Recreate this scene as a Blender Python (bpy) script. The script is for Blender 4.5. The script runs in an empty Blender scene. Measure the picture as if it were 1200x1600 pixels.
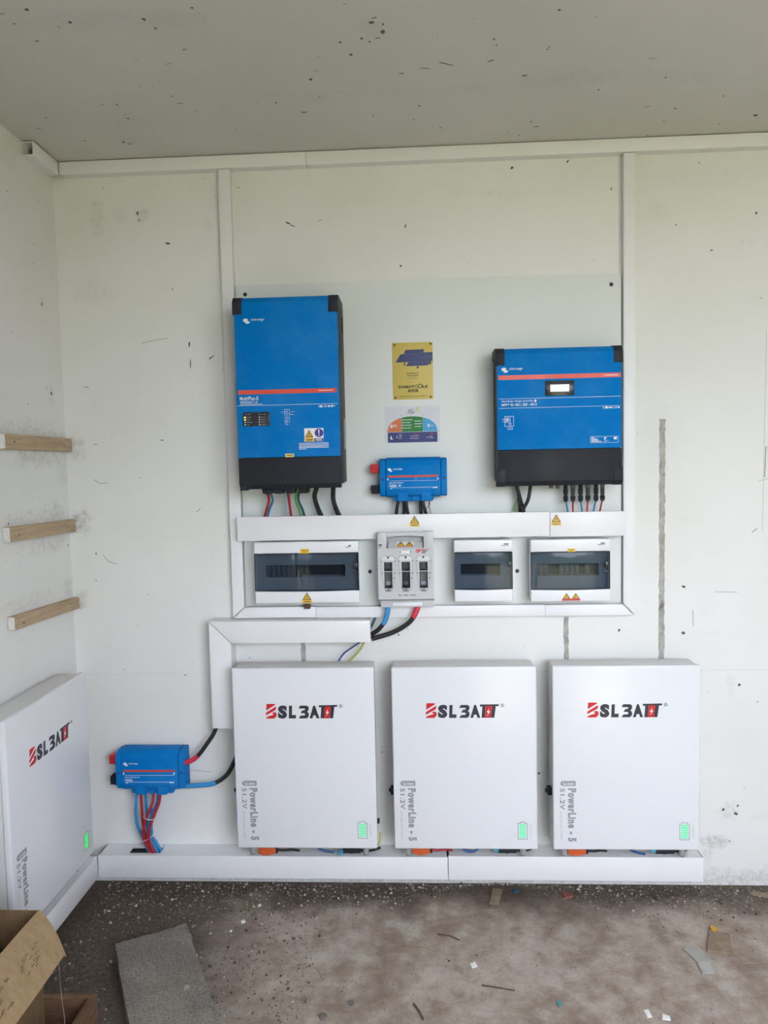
import bpy, bmesh, math, random
from mathutils import Matrix, Vector
import numpy as np

S = bpy.context.scene
COL = S.collection
rnd = random.Random(7)

# ------------------------------------------------------------------ camera
cam_d = bpy.data.cameras.new('camera')
cam_d.sensor_fit = 'VERTICAL'
cam_d.sensor_height = 24.0
cam_d.sensor_width = 18.0
cam_d.lens = 24.0 * 1133.1 / 1600.0
cam = bpy.data.objects.new('camera', cam_d)
COL.objects.link(cam)
r_, u_, f_ = Vector((.99865, .0477, -.02055)), Vector((.01743, .06493, .99774)), Vector((-.04892, .99675, -.06401))
m_ = Matrix((r_, u_, -f_)).transposed().to_4x4()
m_.translation = Vector((1.2943, -2.6179, 1.5591))
cam.matrix_world = m_
cam_d.clip_start = .05
S.camera = cam

# ------------------------------------------------------------------ sky and exposure
world = bpy.data.worlds.new('overcast_sky')
S.world = world
world.use_nodes = True
bg = world.node_tree.nodes['Background']
bg.inputs[0].default_value = (.845, .90, 1.02, 1)
bg.inputs[1].default_value = 5.0
S.view_settings.view_transform = 'Standard'
S.view_settings.look = 'None'
S.view_settings.gamma = 1
S.view_settings.use_curve_mapping = False
S.view_settings.exposure = 1.24
S.cycles.max_bounces = 10
S.cycles.diffuse_bounces = 6
S.cycles.sample_clamp_indirect = 8
S.cycles.use_denoising = True

# openings in the unseen front wall, placed to shape the daylight (metres)
OPEN_X0, OPEN_X1, OPEN_TOP, FRONT_Y = 1.48, 3.5, 2.50, -2.95
DOOR_X0, DOOR_X1, SILL_Z = 1.85, 2.85, 1.25      # made-up doorway; sill walls beside it added to shade the low left
CEIL = 2.655

# ------------------------------------------------------------------ materials
def srgb(r, g, b):
    f = lambda c: (c / 255 / 12.92) if c / 255 <= .04045 else ((c / 255 + .055) / 1.055) ** 2.4
    return (f(r), f(g), f(b))

class NT:
    """small node-tree writer"""
    def __init__(self, name):
        self.m = bpy.data.materials.new(name)
        self.m.use_nodes = True
        self.t = self.m.node_tree
        self.b = self.t.nodes['Principled BSDF']
        self.out = self.t.nodes['Material Output']
    def n(self, kind, **kw):
        nd = self.t.nodes.new(kind)
        for k, v in kw.items():
            setattr(nd, k, v)
        return nd
    def put(self, sock, v):
        if isinstance(v, bpy.types.NodeSocket):
            self.t.links.new(v, sock)
        elif v is not None:
            sock.default_value = v
    def math(self, op, a, b=None, c=None, clamp=False):
        nd = self.n('ShaderNodeMath', operation=op, use_clamp=clamp)
        for i, v in enumerate((a, b, c)):
            self.put(nd.inputs[i], v)
        return nd.outputs[0]
    def vmath(self, op, a, b=None):
        nd = self.n('ShaderNodeVectorMath', operation=op)
        self.put(nd.inputs[0], a)
        if b is not None:
            self.put(nd.inputs[1], b)
        return nd.outputs['Value' if op in ('LENGTH', 'DISTANCE') else 'Vector']
    def co(self):
        return self.n('ShaderNodeTexCoord').outputs['Object']
    def noise(self, vec, scale, detail=3, rough=.5):
        nd = self.n('ShaderNodeTexNoise')
        self.put(nd.inputs['Vector'], vec)
        nd.inputs['Scale'].default_value = scale
        nd.inputs['Detail'].default_value = detail
        nd.inputs['Roughness'].default_value = rough
        return nd.outputs['Fac']
    def ramp(self, v, a, b, lo=0., hi=1., smooth=True):
        nd = self.n('ShaderNodeMapRange', interpolation_type='SMOOTHSTEP' if smooth else 'LINEAR')
        self.put(nd.inputs['Value'], v)
        for k, x in zip(('From Min', 'From Max', 'To Min', 'To Max'), (a, b, lo, hi)):
            nd.inputs[k].default_value = x
        return nd.outputs['Result']
    def mix(self, fac, a, b):
        nd = self.n('ShaderNodeMix', data_type='RGBA')
        self.put(nd.inputs['Factor'], fac)
        for k, v in ((6, a), (7, b)):
            self.put(nd.inputs[k], v if isinstance(v, bpy.types.NodeSocket) else (*v[:3], 1))
        return nd.outputs[2]
    def bump(self, h, strength=.3, dist=.002):
        nd = self.n('ShaderNodeBump')
        nd.inputs['Strength'].default_value = strength
        nd.inputs['Distance'].default_value = dist
        self.put(nd.inputs['Height'], h)
        self.t.links.new(nd.outputs[0], self.b.inputs['Normal'])
    def base(self, c, rough=.5, metal=0., spec=.5):
        self.put(self.b.inputs['Base Color'], c if isinstance(c, bpy.types.NodeSocket) else (*c[:3], 1))
        self.put(self.b.inputs['Roughness'], rough)
        self.b.inputs['Metallic'].default_value = metal
        self.b.inputs['Specular IOR Level'].default_value = spec

MATS = {}
def mat(name, rgb, rough=.45, metal=0., spec=.5, grain=.06, scale=30., bump=0., emit=0.):
    """procedural paint or plastic: colour broken up by soft noise"""
    if name in MATS:
        return MATS[name]
    t = NT(name)
    co = t.co()
    nz = t.noise(co, scale, 4, .6)
    dark = tuple(c * (1 - grain) for c in rgb)
    lite = tuple(min(1, c * (1 + grain) + grain * .01) for c in rgb)
    t.base(t.mix(nz, dark, lite), t.ramp(t.noise(co, scale * .4, 2), .3, .7, max(.02, rough - .06), min(1, rough + .06)), metal, spec)
    if bump:
        t.bump(t.noise(co, scale * 8, 3), bump, .001)
    if emit:
        t.b.inputs['Emission Color'].default_value = (*rgb, 1)
        t.b.inputs['Emission Strength'].default_value = emit
    MATS[name] = t.m
    return t.m

def smudge_layer(t, vec, marks, nz):
    """stains and plain dark marks with a shape of their own: ellipses with a ragged noise edge; vec is 2-D in x,y"""
    acc = None
    for (cx, cy, rx, ry, amt) in marks:
        d = t.vmath('MULTIPLY', t.vmath('SUBTRACT', vec, (cx, cy, 0)), (1 / rx, 1 / ry, 0))
        ln = t.vmath('LENGTH', d)
        v = t.math('MULTIPLY_ADD', nz, 2.2, t.math('SUBTRACT', ln, 1.1))
        mk = t.ramp(v, .30, 1.05, amt * .42, 0.)
        acc = mk if acc is None else t.math('MAXIMUM', acc, mk)
    return acc

def painted_wall(name, axes, marks, base=(.795, .795, .785), spots=.5, warm=None):
    t = NT(name)
    co = t.co()
    sp = t.n('ShaderNodeSeparateXYZ')
    t.put(sp.inputs[0], co)
    cb = t.n('ShaderNodeCombineXYZ')
    t.put(cb.inputs[0], sp.outputs[axes[0]])
    t.put(cb.inputs[1], sp.outputs[axes[1]])
    v2 = cb.outputs[0]
    big = t.noise(v2, 1.6, 4, .55)
    fine = t.noise(v2, 22, 5, .7)
    col = t.mix(t.ramp(big, .35, .68), base, tuple(c * k for c, k in zip(base, (.95, .95, .93))))
    # pinhead flecks where the paint is dirty
    vo = t.n('ShaderNodeTexVoronoi')
    t.put(vo.inputs['Vector'], v2)
    vo.inputs['Scale'].default_value = 26
    dd = t.math('MULTIPLY_ADD', t.noise(v2, 90, 2), .10, vo.outputs['Distance'])
    sel = t.ramp(t.noise(v2, 7, 3, .7), .56, .64)
    fl = t.math('MULTIPLY', t.ramp(dd, .075, .12, 1, 0), sel)
    col = t.mix(t.math('MULTIPLY', fl, spots), col, (.23, .22, .20))
    # long soft rubbed streaks
    mp = t.n('ShaderNodeMapping')
    mp.inputs['Scale'].default_value = (3, 11, 1)
    t.put(mp.inputs['Vector'], v2)
    st = t.ramp(t.noise(mp.outputs[0], 2.2, 5, .7), .60, .78, 0, .22)
    col = t.mix(st, col, (.50, .49, .45))
    if marks:
        sm = smudge_layer(t, v2, marks, fine)
        grit = t.ramp(t.noise(v2, 55, 5, .75), .36, .66, .08, 1.)
        col = t.mix(t.math('MULTIPLY', sm, grit), col, warm or (.20, .185, .165))
    t.base(col, .62, 0, .35)
    t.bump(t.noise(v2, 60, 4, .6), .12, .002)
    MATS[name] = t.m
    return t.m

# ------------------------------------------------------------------ geometry helpers
class G:
    """collects shapes into ONE bmesh"""
    def __init__(self):
        self.bm = bmesh.new()
    def box(self, a, b, bev=0., seg=2):
        x0, x1 = sorted((a[0], b[0])); y0, y1 = sorted((a[1], b[1])); z0, z1 = sorted((a[2], b[2]))
        r = bmesh.ops.create_cube(self.bm, size=1)
        vs = r['verts']
        for v in vs:
            v.co = Vector((x0 if v.co.x < 0 else x1, y0 if v.co.y < 0 else y1, z0 if v.co.z < 0 else z1))
        if bev:
            es = list({e for v in vs for e in v.link_edges})
            bmesh.ops.bevel(self.bm, geom=es, offset=min(bev, (x1-x0)*.49, (y1-y0)*.49, (z1-z0)*.49), segments=seg, profile=.5, affect='EDGES', clamp_overlap=True)
        return self
    def _prism(self, ring0, ring1, bev=0., seg=2):
        bm = self.bm
        a = [bm.verts.new(p) for p in ring0]
        b = [bm.verts.new(p) for p in ring1]
        fs = [bm.faces.new(a), bm.faces.new(list(reversed(b)))]
        n = len(a)
        for i in range(n):
            fs.append(bm.faces.new((a[i], b[i], b[(i+1) % n], a[(i+1) % n])))
        bmesh.ops.recalc_face_normals(bm, faces=fs)
        if bev:
            es = list({e for f in fs for e in f.edges})
            bmesh.ops.bevel(bm, geom=es, offset=bev, segments=seg, profile=.5, affect='EDGES', clamp_overlap=True)
        return self
    def prism(self, pts, y0, y1, bev=0., seg=2):          # outline in x,z pushed along y
        return self._prism([(x, y0, z) for x, z in pts], [(x, y1, z) for x, z in pts], bev, seg)
    def prism_x(self, pts, x0, x1, bev=0., seg=2):        # outline in y,z pushed along x
        return self._prism([(x0, y, z) for y, z in pts], [(x1, y, z) for y, z in pts], bev, seg)
    def prism_z(self, pts, z0, z1, bev=0., seg=2):
        return self._prism([(x, y, z0) for x, y in pts], [(x, y, z1) for x, y in pts], bev, seg)
    def ring(self, p, axis, r, n):
        axis = Vector(axis).normalized()
        h = Vector((0, 0, 1)) if abs(axis.z) < .9 else Vector((1, 0, 0))
        a = axis.cross(h).normalized(); b = axis.cross(a)
        return [Vector(p) + r * (math.cos(k*2*math.pi/n) * a + math.sin(k*2*math.pi/n) * b) for k in range(n)]
    def cyl(self, p0, p1, r0, r1=None, n=14):
        ax = Vector(p1) - Vector(p0)
        return self._prism(self.ring(p0, ax, r0, n), self.ring(p1, ax, r0 if r1 is None else r1, n))
    def tube(self, pts, r, n=9):
        bm = self.bm
        P = [Vector(p) for p in pts]
        rings = []
        t = (P[1] - P[0]).normalized()
        h = Vector((0, 1, 0)) if abs(t.y) < .9 else Vector((1, 0, 0))
        a = t.cross(h).normalized()
        for i, p in enumerate(P):
            q = (P[min(i+1, len(P)-1)] - P[max(i-1, 0)]).normalized()
            a = (a - q * a.dot(q)).normalized()
            b = q.cross(a)
            rr = r[i] if isinstance(r, (list, tuple)) else r
            rings.append([bm.verts.new(p + rr * (math.cos(k*2*math.pi/n) * a + math.sin(k*2*math.pi/n) * b)) for k in range(n)])
        fs = []
        for A, B in zip(rings, rings[1:]):
            for k in range(n):
                fs.append(bm.faces.new((A[k], A[(k+1) % n], B[(k+1) % n], B[k])))
        fs.append(bm.faces.new(rings[0])); fs.append(bm.faces.new(rings[-1]))
        bmesh.ops.recalc_face_normals(bm, faces=fs)
        return self
    def mesh(self, name):
        me = bpy.data.meshes.new(name)
        self.bm.to_mesh(me)
        self.bm.free()
        return me

def link(name, me, m, parent=None, smooth=35):
    if m is not None and len(me.materials) == 0:
        me.materials.append(m)
    if smooth:
        me.polygons.foreach_set('use_smooth', [True] * len(me.polygons))
        me.set_sharp_from_angle(angle=math.radians(smooth))
    o = bpy.data.objects.new(name, me)
    COL.objects.link(o)
    o.parent = parent
    return o

def part(name, g, m, parent, smooth=35):
    return link(name, g.mesh(name), m, parent, smooth)

def tag(o, label, cat, group=None):
    o['label'] = label
    o['category'] = cat
    if group:
        o['group'] = group
    return o

def thing(name, label, cat, loc=(0, 0, 0), rz=0., group=None):
    o = bpy.data.objects.new(name, None)
    o.empty_display_size = .05
    COL.objects.link(o)
    o.location = loc
    o.rotation_euler = (0, 0, rz)
    return tag(o, label, cat, group)

def solo(name, g, m, label, cat, group=None, smooth=35):
    return tag(part(name, g, m, None, smooth), label, cat, group)

def struct(name, g, m, smooth=0):
    o = part(name, g, m, None, smooth)
    o['kind'] = 'structure'
    return o

def curve(pts, k=6):
    """Catmull-Rom through the points"""
    P = [Vector(p) for p in pts]
    if len(P) == 2:
        return [P[0].lerp(P[1], i / k) for i in range(k + 1)]
    Q = [P[0] * 2 - P[1]] + P + [P[-1] * 2 - P[-2]]
    out = []
    for i in range(1, len(Q) - 2):
        for j in range(k):
            t = j / k
            out.append(.5 * ((2*Q[i]) + (-Q[i-1] + Q[i+1]) * t + (2*Q[i-1] - 5*Q[i] + 4*Q[i+1] - Q[i+2]) * t*t + (-Q[i-1] + 3*Q[i] - 3*Q[i+1] + Q[i+2]) * t**3))
    return out + [P[-1]]

_txt = {}
def text_geo(body, off=0.):
    key = (body, off)
    if key not in _txt:
        c = bpy.data.curves.new('lettering', 'FONT')
        c.body = body
        c.size = 1
        c.offset = off
        c.space_character = 1 + off * 3.2
        c.resolution_u = 3
        o = bpy.data.objects.new('lettering', c)
        COL.objects.link(o)
        dg = bpy.context.evaluated_depsgraph_get()
        dg.update()
        me = bpy.data.meshes.new_from_object(o.evaluated_get(dg))
        v = np.array([tuple(x.co) for x in me.vertices]).reshape(-1, 3)
        f = [tuple(p.vertices) for p in me.polygons]
        bpy.data.objects.remove(o); bpy.data.curves.remove(c); bpy.data.meshes.remove(me)
        v = v - v.min(0)
        _txt[key] = (v / np.maximum(v.max(0), 1e-6), f)
    return _txt[key]

class Face:
    """a front panel: u to the right, v down, both 0..1, printed just proud of y"""
    def __init__(self, parent, x0, x1, zt, zb, y):
        self.p, self.x0, self.x1, self.zt, self.zb, self.y = parent, x0, x1, zt, zb, y
    def X(self, u): return self.x0 + (self.x1 - self.x0) * u
    def Z(self, v): return self.zt + (self.zb - self.zt) * v
    def rect(self, name, u0, u1, v0, v1, m, lift=.0004, bev=0., parent=None):
        return part(name, G().box((self.X(u0), self.y - lift, self.Z(v1)), (self.X(u1), self.y + .0003, self.Z(v0)), bev), m, parent or self.p, 35 if bev else 0)
    def rects(self, name, lst, m, lift=.0004, parent=None):
        g = G()
        for u0, u1, v0, v1 in lst:
            g.box((self.X(u0), self.y - lift, self.Z(v1)), (self.X(u1), self.y + .0002, self.Z(v0)))
        return part(name, g, m, parent or self.p, 0)
    def poly(self, name, polys, m, lift=.0005, parent=None):
        g = G()
        for pl in polys:
            g.prism([(self.X(u), self.Z(v)) for u, v in pl], self.y - lift, self.y + .0002)
        return part(name, g, m, parent or self.p, 0)
    def text(self, body, u0, u1, v0, v1, m, off=0., down=False, shear=0., lift=.0006, parent=None, name='lettering', skew=0.):
        v, f = text_geo(body, off)
        x, y = v[:, 0], v[:, 1]
        if shear:
            x = (x + shear * y) / (1 + abs(shear))
        if down:     # reads from top to bottom, letter tops to the right
            uu = u0 + (u1 - u0) * y; vv = v0 + (v1 - v0) * x
        else:
            uu = u0 + (u1 - u0) * x; vv = v1 - (v1 - v0) * y - skew * x
        co = [(self.X(a), self.y - lift, self.Z(b)) for a, b in zip(uu, vv)]
        me = bpy.data.meshes.new(name)
        me.from_pydata(co, [], f)
        me.update()
        return link(name, me, m, parent or self.p, 0)

# ------------------------------------------------------------------ shared materials
WHITE = mat('white_print', (.80, .82, .85), .5)
PVC = mat('white_pvc', (.82, .82, .84), .38, grain=.03, scale=6)
PVC2 = mat('white_pvc_edge', (.74, .74, .75), .45, grain=.04, scale=6)
BOARD = mat('white_board', (.74, .77, .76), .55, grain=.03, scale=4)
DARK = mat('dark_slot', (.012, .012, .014), .8)
STEEL = mat('dull_steel', (.30, .30, .31), .35, metal=.9)
BLKSCR = mat('black_screw', (.03, .028, .026), .4, metal=.5)
BLACK = mat('black_plastic', (.024, .026, .034), .5, spec=.15, grain=.12, scale=18)
BLKSIDE = mat('black_metal_side', (.040, .040, .043), .5, spec=.2, grain=.1, scale=12)
CABLE = mat('black_rubber', (.012, .012, .014), .5)
CAB_RED = mat('red_insulation', (.42, .02, .03), .4)
CAB_BLUE = mat('blue_insulation', (.03, .20, .42), .4)
CAB_TEAL = mat('teal_insulation', (.01, .11, .13), .4)
CAB_YG = mat('yellow_green_insulation', (.42, .44, .06), .45)
CAB_GREEN = mat('green_insulation', (.12, .34, .06), .45)
CAB_GREY = mat('grey_insulation', (.30, .42, .52), .45)
SLV_RED = mat('red_heatshrink', (.66, .03, .06), .4)
SLV_BLUE = mat('blue_heatshrink', (.03, .27, .60), .4)
VBLUE = None
def make_blue(name, rgb):
    t = NT(name)
    co = t.co()
    a = t.ramp(t.noise(co, 7, 4, .65), .35, .75)
    b = t.ramp(t.noise(co, 45, 3, .7), .55, .8, 0, .5)
    col = t.mix(a, rgb, (rgb[0] + .018, rgb[1] * 1.13 + .012, rgb[2] * 1.06 + .01))
    col = t.mix(b, col, tuple(c * .82 for c in rgb))
    t.base(col, t.ramp(t.noise(co, 10, 3), .3, .7, .38, .55), 0, .04)
    MATS[name] = t.m
    return t.m
VBLUE = make_blue('blue_powder_coat', (.0005, .175, .54))
LBLUE = make_blue('blue_moulded_plastic', (.001, .175, .53))
ORANGE = mat('orange_red_stripe', (.74, .085, .05), .45)
LYRED = mat('red_moulded_plastic', (.62, .012, .02), .4)
YELLOW = mat('warning_yellow', (.80, .48, .02), .45)
SIGNY = mat('sign_yellow', (.62, .48, .115), .45, grain=.03)
INK = mat('black_ink', (.02, .019, .02), .5)
REDINK = mat('red_ink', (.62, .03, .03), .5)
VIOLET = mat('violet_ink', (.06, .05, .30), .5)
NAVY = mat('navy_ink', (.015, .025, .16), .45)
GREYINK = mat('grey_ink', (.26, .26, .28), .5)

# ------------------------------------------------------------------ the room
back_marks = [(.155, 2.46, .03, .11, .40), (.235, 2.47, .035, .04, .30), (.315, 2.47, .03, .04, .6), (.13, 2.20, .10, .06, .28), (.56, 2.42, .02, .03, .3),
              (.035, 1.645, .045, .06, .8), (.04, 1.375, .045, .06, 1.2), (.03, 1.08, .035, .05, .9), (2.40, .275, .06, .05, .5), (2.345, .165, .07, .035, 1.2),
              (2.32, .13, .03, .05, .6), (2.14, 2.42, .05, .04, .22), (2.3, 2.53, .2, .05, .14), (2.40, .74, .02, .06, .28), (1.1, 2.50, .12, .03, .12), (1.62, 2.5, .12, .03, .2),
              (1.2, .02, 1.5, .055, .9), (2.6, .02, .6, .06, 1.0), (1.15, .52, .05, .30, .25), (1.715, .50, .05, .28, .3), (1.0, .89, .3, .03, .1)]  # the two tall marks darken the wall between the batteries
W_BACK = painted_wall('wall_paint_white', (0, 2), back_marks)
left_marks = [(-.23, 1.69, .30, .05, .75), (-.20, 1.615, .20, .05, .8), (-.25, 1.40, .3, .045, .6), (-.10, 1.40, .12, .06, .9), (-.16, 1.32, .18, .05, .65), (-.30, 1.13, .22, .04, .5),
              (-.03, 1.13, .05, .06, .6), (-.09, 1.83, .03, .05, .55), (-.03, 1.56, .05, .08, .4), (-.12, 2.15, .03, .03, .4), (-.45, 1.66, .06, .06, .5)]
W_LEFT = painted_wall('wall_paint_side', (1, 2), left_marks)
ceil_marks = [(1.75, -.44, .22, .06, .30), (1.95, -.43, .12, .05, .25), (2.12, -.41, .14, .05, .22), (1.0, -.40, .08, .04, .30), (.88, -.42, .09, .04, .22), (1.3, -.41, .45, .02, .18),
              (.5, -.82, .2, .05, .28), (.70, -.8, .12, .05, .28), (.35, -.17, .05, .03, .5), (.35, -.3, .25, .04, .14), (1.2, -.73, .05, .05, .4), (.16, -.1, .06, .04, .35), (2.4, -.4, .3, .04, .15), (1.5, -1.2, .5, .1, .2), (2.2, -1.0, .5, .1, .16)]
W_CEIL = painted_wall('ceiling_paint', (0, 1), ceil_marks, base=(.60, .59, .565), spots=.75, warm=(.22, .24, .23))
W_PLAIN = painted_wall('dark_unseen_wall', (0, 2), [], base=(.30, .29, .27))  # unseen walls made dark to cut the fill light

def floor_mat():
    t = NT('dusty_concrete')
    co = t.co()
    sp = t.n('ShaderNodeSeparateXYZ')
    t.put(sp.inputs[0], co)
    big = t.noise(co, 2.3, 5, .6)
    mid = t.noise(co, 9, 6, .65)
    fine = t.noise(co, 70, 5, .75)
    col = t.mix(t.ramp(big, .36, .66), (.43, .36, .305), (.30, .235, .19))
    col = t.mix(t.ramp(mid, .47, .66, 0, .7), col, (.52, .47, .425))
    col = t.mix(t.ramp(mid, .34, .50, .65, 0), col, (.20, .148, .115))
    col = t.mix(t.ramp(fine, .52, .72, 0, .6), col, (.19, .155, .135))
    grain = t.noise(co, 210, 4, .8)
    col = t.mix(t.ramp(grain, .56, .68, 0, .55), col, (.14, .11, .09))
    col = t.mix(t.ramp(grain, .30, .42, .45, 0), col, (.56, .51, .46))
    # scraped trowel streaks
    mp = t.n('ShaderNodeMapping')
    mp.inputs['Scale'].default_value = (2.5, 14, 1)
    mp.inputs['Rotation'].default_value = (0, 0, .35)
    t.put(mp.inputs['Vector'], co)
    col = t.mix(t.ramp(t.noise(mp.outputs[0], 3, 4, .7), .58, .74, 0, .35), col, (.58, .53, .485))
    # swept dirt lying along the wall and in the left-hand corner
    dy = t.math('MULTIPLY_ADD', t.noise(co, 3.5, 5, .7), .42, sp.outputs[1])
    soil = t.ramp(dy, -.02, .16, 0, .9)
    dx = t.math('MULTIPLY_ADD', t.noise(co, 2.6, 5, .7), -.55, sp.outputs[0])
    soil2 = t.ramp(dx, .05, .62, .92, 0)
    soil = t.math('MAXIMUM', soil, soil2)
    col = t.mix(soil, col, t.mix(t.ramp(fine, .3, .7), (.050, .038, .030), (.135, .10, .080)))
    t.base(col, .82, 0, .25)
    t.bump(t.math('ADD', fine, t.math('MULTIPLY', mid, 1.5)), .5, .006)
    return t.m
FLOOR = floor_mat()

XR, T = 4.8, .14
struct('floor', G().box((-T, FRONT_Y - T, -.15), (XR + T, T, 0)), FLOOR)
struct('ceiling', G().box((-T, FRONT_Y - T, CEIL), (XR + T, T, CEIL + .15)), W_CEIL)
wall_back = struct('wall_back', G().box((-T, 0, 0), (XR + T, T, CEIL)), W_BACK)
wall_left = struct('wall_left', G().box((-T, FRONT_Y, 0), (0, 0, CEIL)), W_LEFT)
struct('wall_right', G().box((XR, FRONT_Y, 0), (XR + T, 0, CEIL)), W_PLAIN)
g = G()
# narrow slit added out of view to put a reflection in the breaker door
g.box((-T, FRONT_Y - T, 0), (.35, FRONT_Y, CEIL)).box((.46, FRONT_Y - T, 0), (OPEN_X0, FRONT_Y, CEIL)).box((.35, FRONT_Y - T, 2.05), (.46, FRONT_Y, CEIL))
g.box((OPEN_X1, FRONT_Y - T, 0), (XR + T, FRONT_Y, CEIL))
g.box((OPEN_X0, FRONT_Y - T, OPEN_TOP), (OPEN_X1, FRONT_Y, CEIL))
g.box((OPEN_X0, FRONT_Y - T, 0), (DOOR_X0, FRONT_Y, SILL_Z)).box((DOOR_X1, FRONT_Y - T, 0), (OPEN_X1, FRONT_Y, SILL_Z))  # unseen sill walls, added to block low light
struct('wall_front', g, W_PLAIN)

def grass_mat():
    t = NT('dry_grass')
    co = t.co()
    n1 = t.noise(co, .7, 5, .6)
    n2 = t.noise(co, 30, 4, .7)
    c = t.mix(t.ramp(n1, .35, .65), (.45, .40, .215), (.50, .44, .27))
    t.base(t.mix(t.ramp(n2, .4, .7, 0, .4), c, (.22, .22, .09)), .9, 0, .2)
    return t.m
GRASS = grass_mat()
struct('lawn', G().box((-22, -30, -.20), (26, FRONT_Y - T, -.04)), GRASS)

def leaf_mat():
    t = NT('hedge_leaves')
    co = t.co()
    t.base(t.mix(t.ramp(t.noise(co, 9, 5, .7), .35, .65), (.05, .10, .02), (.20, .28, .07)), .8, 0, .2)
    t.bump(t.noise(co, 22, 4, .7), 1, .05)
    return t.m
bm = bmesh.new()
NX, NZ = 90, 22
hr = random.Random(3)
vv = []
for j in range(NZ + 1):
    row = []
    a = math.pi * j / NZ
    for i in range(NX + 1):
        x = -14 + 32 * i / NX
        h = 1.9 + .35 * math.sin(x * .9) + .25 * math.sin(x * 2.3 + 1)
        rr = 1 + hr.uniform(-.09, .09)
        row.append(bm.verts.new((x, -15 + 1.1 * math.cos(a) * rr, -.1 + h * math.sin(a) * rr)))
    vv.append(row)
for j in range(NZ):
    for i in range(NX):
        bm.faces.new((vv[j][i], vv[j][i+1], vv[j+1][i+1], vv[j+1][i]))
g = G(); g.bm.free(); g.bm = bm
struct('hedge', g, leaf_mat(), 60)

# horizontal sheet joint and mortar-filled chases in the back wall
JOINT = mat('joint_line', (.66, .65, .63), .7)
part('sheet_joint', G().box((0, -.0004, .800), (XR, .001, .8014)), JOINT, wall_back, 0)
def mortar_mat():
    t = NT('grey_mortar')
    co = t.co()
    c = t.mix(t.ramp(t.noise(co, 35, 5, .7), .35, .65), (.33, .31, .28), (.50, .48, .44))
    c = t.mix(t.ramp(t.noise(co, 14, 3, .6), .60, .70, 0, .7), c, (.12, .11, .10))
    t.base(c, .9, 0, .2)
    t.bump(t.noise(co, 90, 4, .7), .8, .003)
    return t.m
MORTAR = mortar_mat()
def chase(x0, x1, z0, z1, seed):
    r = random.Random(seed)
    n = max(4, int((z1 - z0) / .012))
    L = [(x0 + r.uniform(-.0018, .0018), z0 + (z1 - z0) * i / n) for i in range(n + 1)]
    R = [(x1 + r.uniform(-.0018, .0018), z0 + (z1 - z0) * i / n) for i in range(n + 1)]
    bm = bmesh.new()
    rows = []
    for (xa, z), (xb, _) in zip(L, R):
        rows.append([bm.verts.new((xa, .002, z))] + [bm.verts.new((xa + (xb - xa) * k / 3, -.0015 - r.uniform(0, .0018), z)) for k in range(4)] + [bm.verts.new((xb, .002, z))])
    for A, B in zip(rows, rows[1:]):
        for k in range(5):
            bm.faces.new((A[k], A[k+1], B[k+1], B[k]))
    bm.faces.new(rows[0]); bm.faces.new(rows[-1])
    bmesh.ops.recalc_face_normals(bm, faces=bm.faces)
    g = G(); g.bm.free(); g.bm = bm
    part('mortar_strip', g, MORTAR, wall_back, 50)
chase(2.146, 2.165, .60, 1.702, 1)
chase(1.808, 1.824, .70, 1.000, 2)
chase(.849, .866, .70, .935, 3)

# scuffs, chips and scratches: thin ragged flakes on the paint
SCUFF = mat('scuff_grey', (.10, .095, .09), .8, grain=.3, scale=80)
FAINT = mat('scuff_faint', (.40, .39, .36), .8, grain=.2, scale=80)
def flake(g, c, ax, ay, nrm, r, seed, sx=1., rot=0.):
    rr = random.Random(seed)
    n = 8
    pts = []
    for k in range(n):
        a = 2 * math.pi * k / n
        q = r * rr.uniform(.45, 1.15)
        x, y = q * sx * math.cos(a), q * math.sin(a)
        x, y = x * math.cos(rot) - y * math.sin(rot), x * math.sin(rot) + y * math.cos(rot)
        pts.append(Vector(c) + Vector(ax) * x + Vector(ay) * y)
    nv = Vector(nrm)
    g._prism([p + nv * .0006 for p in pts], [p - nv * .0006 for p in pts])
AX_B = ((1, 0, 0), (0, 0, 1), (0, -1, 0))
AX_L = ((0, 1, 0), (0, 0, 1), (1, 0, 0))
AX_C = ((1, 0, 0), (0, 1, 0), (0, 0, -1))
g, gf = G(), G()
pr = random.Random(11)
for x, z, r, sx, rot in ((2.232, 1.106, .007, 1.4, .2), (2.231, .937, .006, 1.3, 0), (2.004, .948, .005, 1.5, .5), (2.431, .747, .006, 1, 0), (1.243, 2.262, .005, 1.2, 0), (.413, .795, .004, .8, 0),
                          (.409, 2.37, .004, 2.2, -.2), (.421, 2.208, .003, 1, 0), (.304, 2.478, .007, .7, 0), (.308, 2.455, .005, 1, 0), (.474, 2.01, .003, 4, 1.5), (.476, 1.94, .0025, 8, 1.55),
                          (.846, 2.425, .003, 5, -.5), (.862, 2.415, .002, 6, -.3), (1.262, 2.40, .003, 3, 1.3), (1.637, 2.585, .005, 1.5, 0), (1.83, 2.60, .004, 2, .9), (2.20, 2.37, .003, 1, 0),
                          (2.379, .285, .006, 1, 0), (2.424, .270, .008, 1, .4), (2.43, .30, .004, 2, 1.1), (1.978, 2.50, .005, .7, 0), (1.21, .94, .004, .7, 0), (.094, 1.255, .004, .8, .5), (2.015, 1.125, .003, 1, 0),
                          (2.47, 2.40, .005, 1, 0), (2.32, 2.28, .003, 2, .4), (.36, 1.668, .0025, 4, .05), (1.715, .42, .005, 1, 0), (1.14, .50, .004, .6, 0), (1.705, .56, .004, .7, 0)):
    flake(g, (x, 0, z), *AX_B, r, pr.random(), sx, rot)
for k in range(90):
    flake(g if pr.random() < .35 else gf, (pr.uniform(.05, 2.7), 0, pr.uniform(.15, 2.6)), *AX_B, pr.uniform(.001, .003), pr.random(), pr.choice((1, 1, 2, 5)), pr.uniform(-.8, .8))
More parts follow.
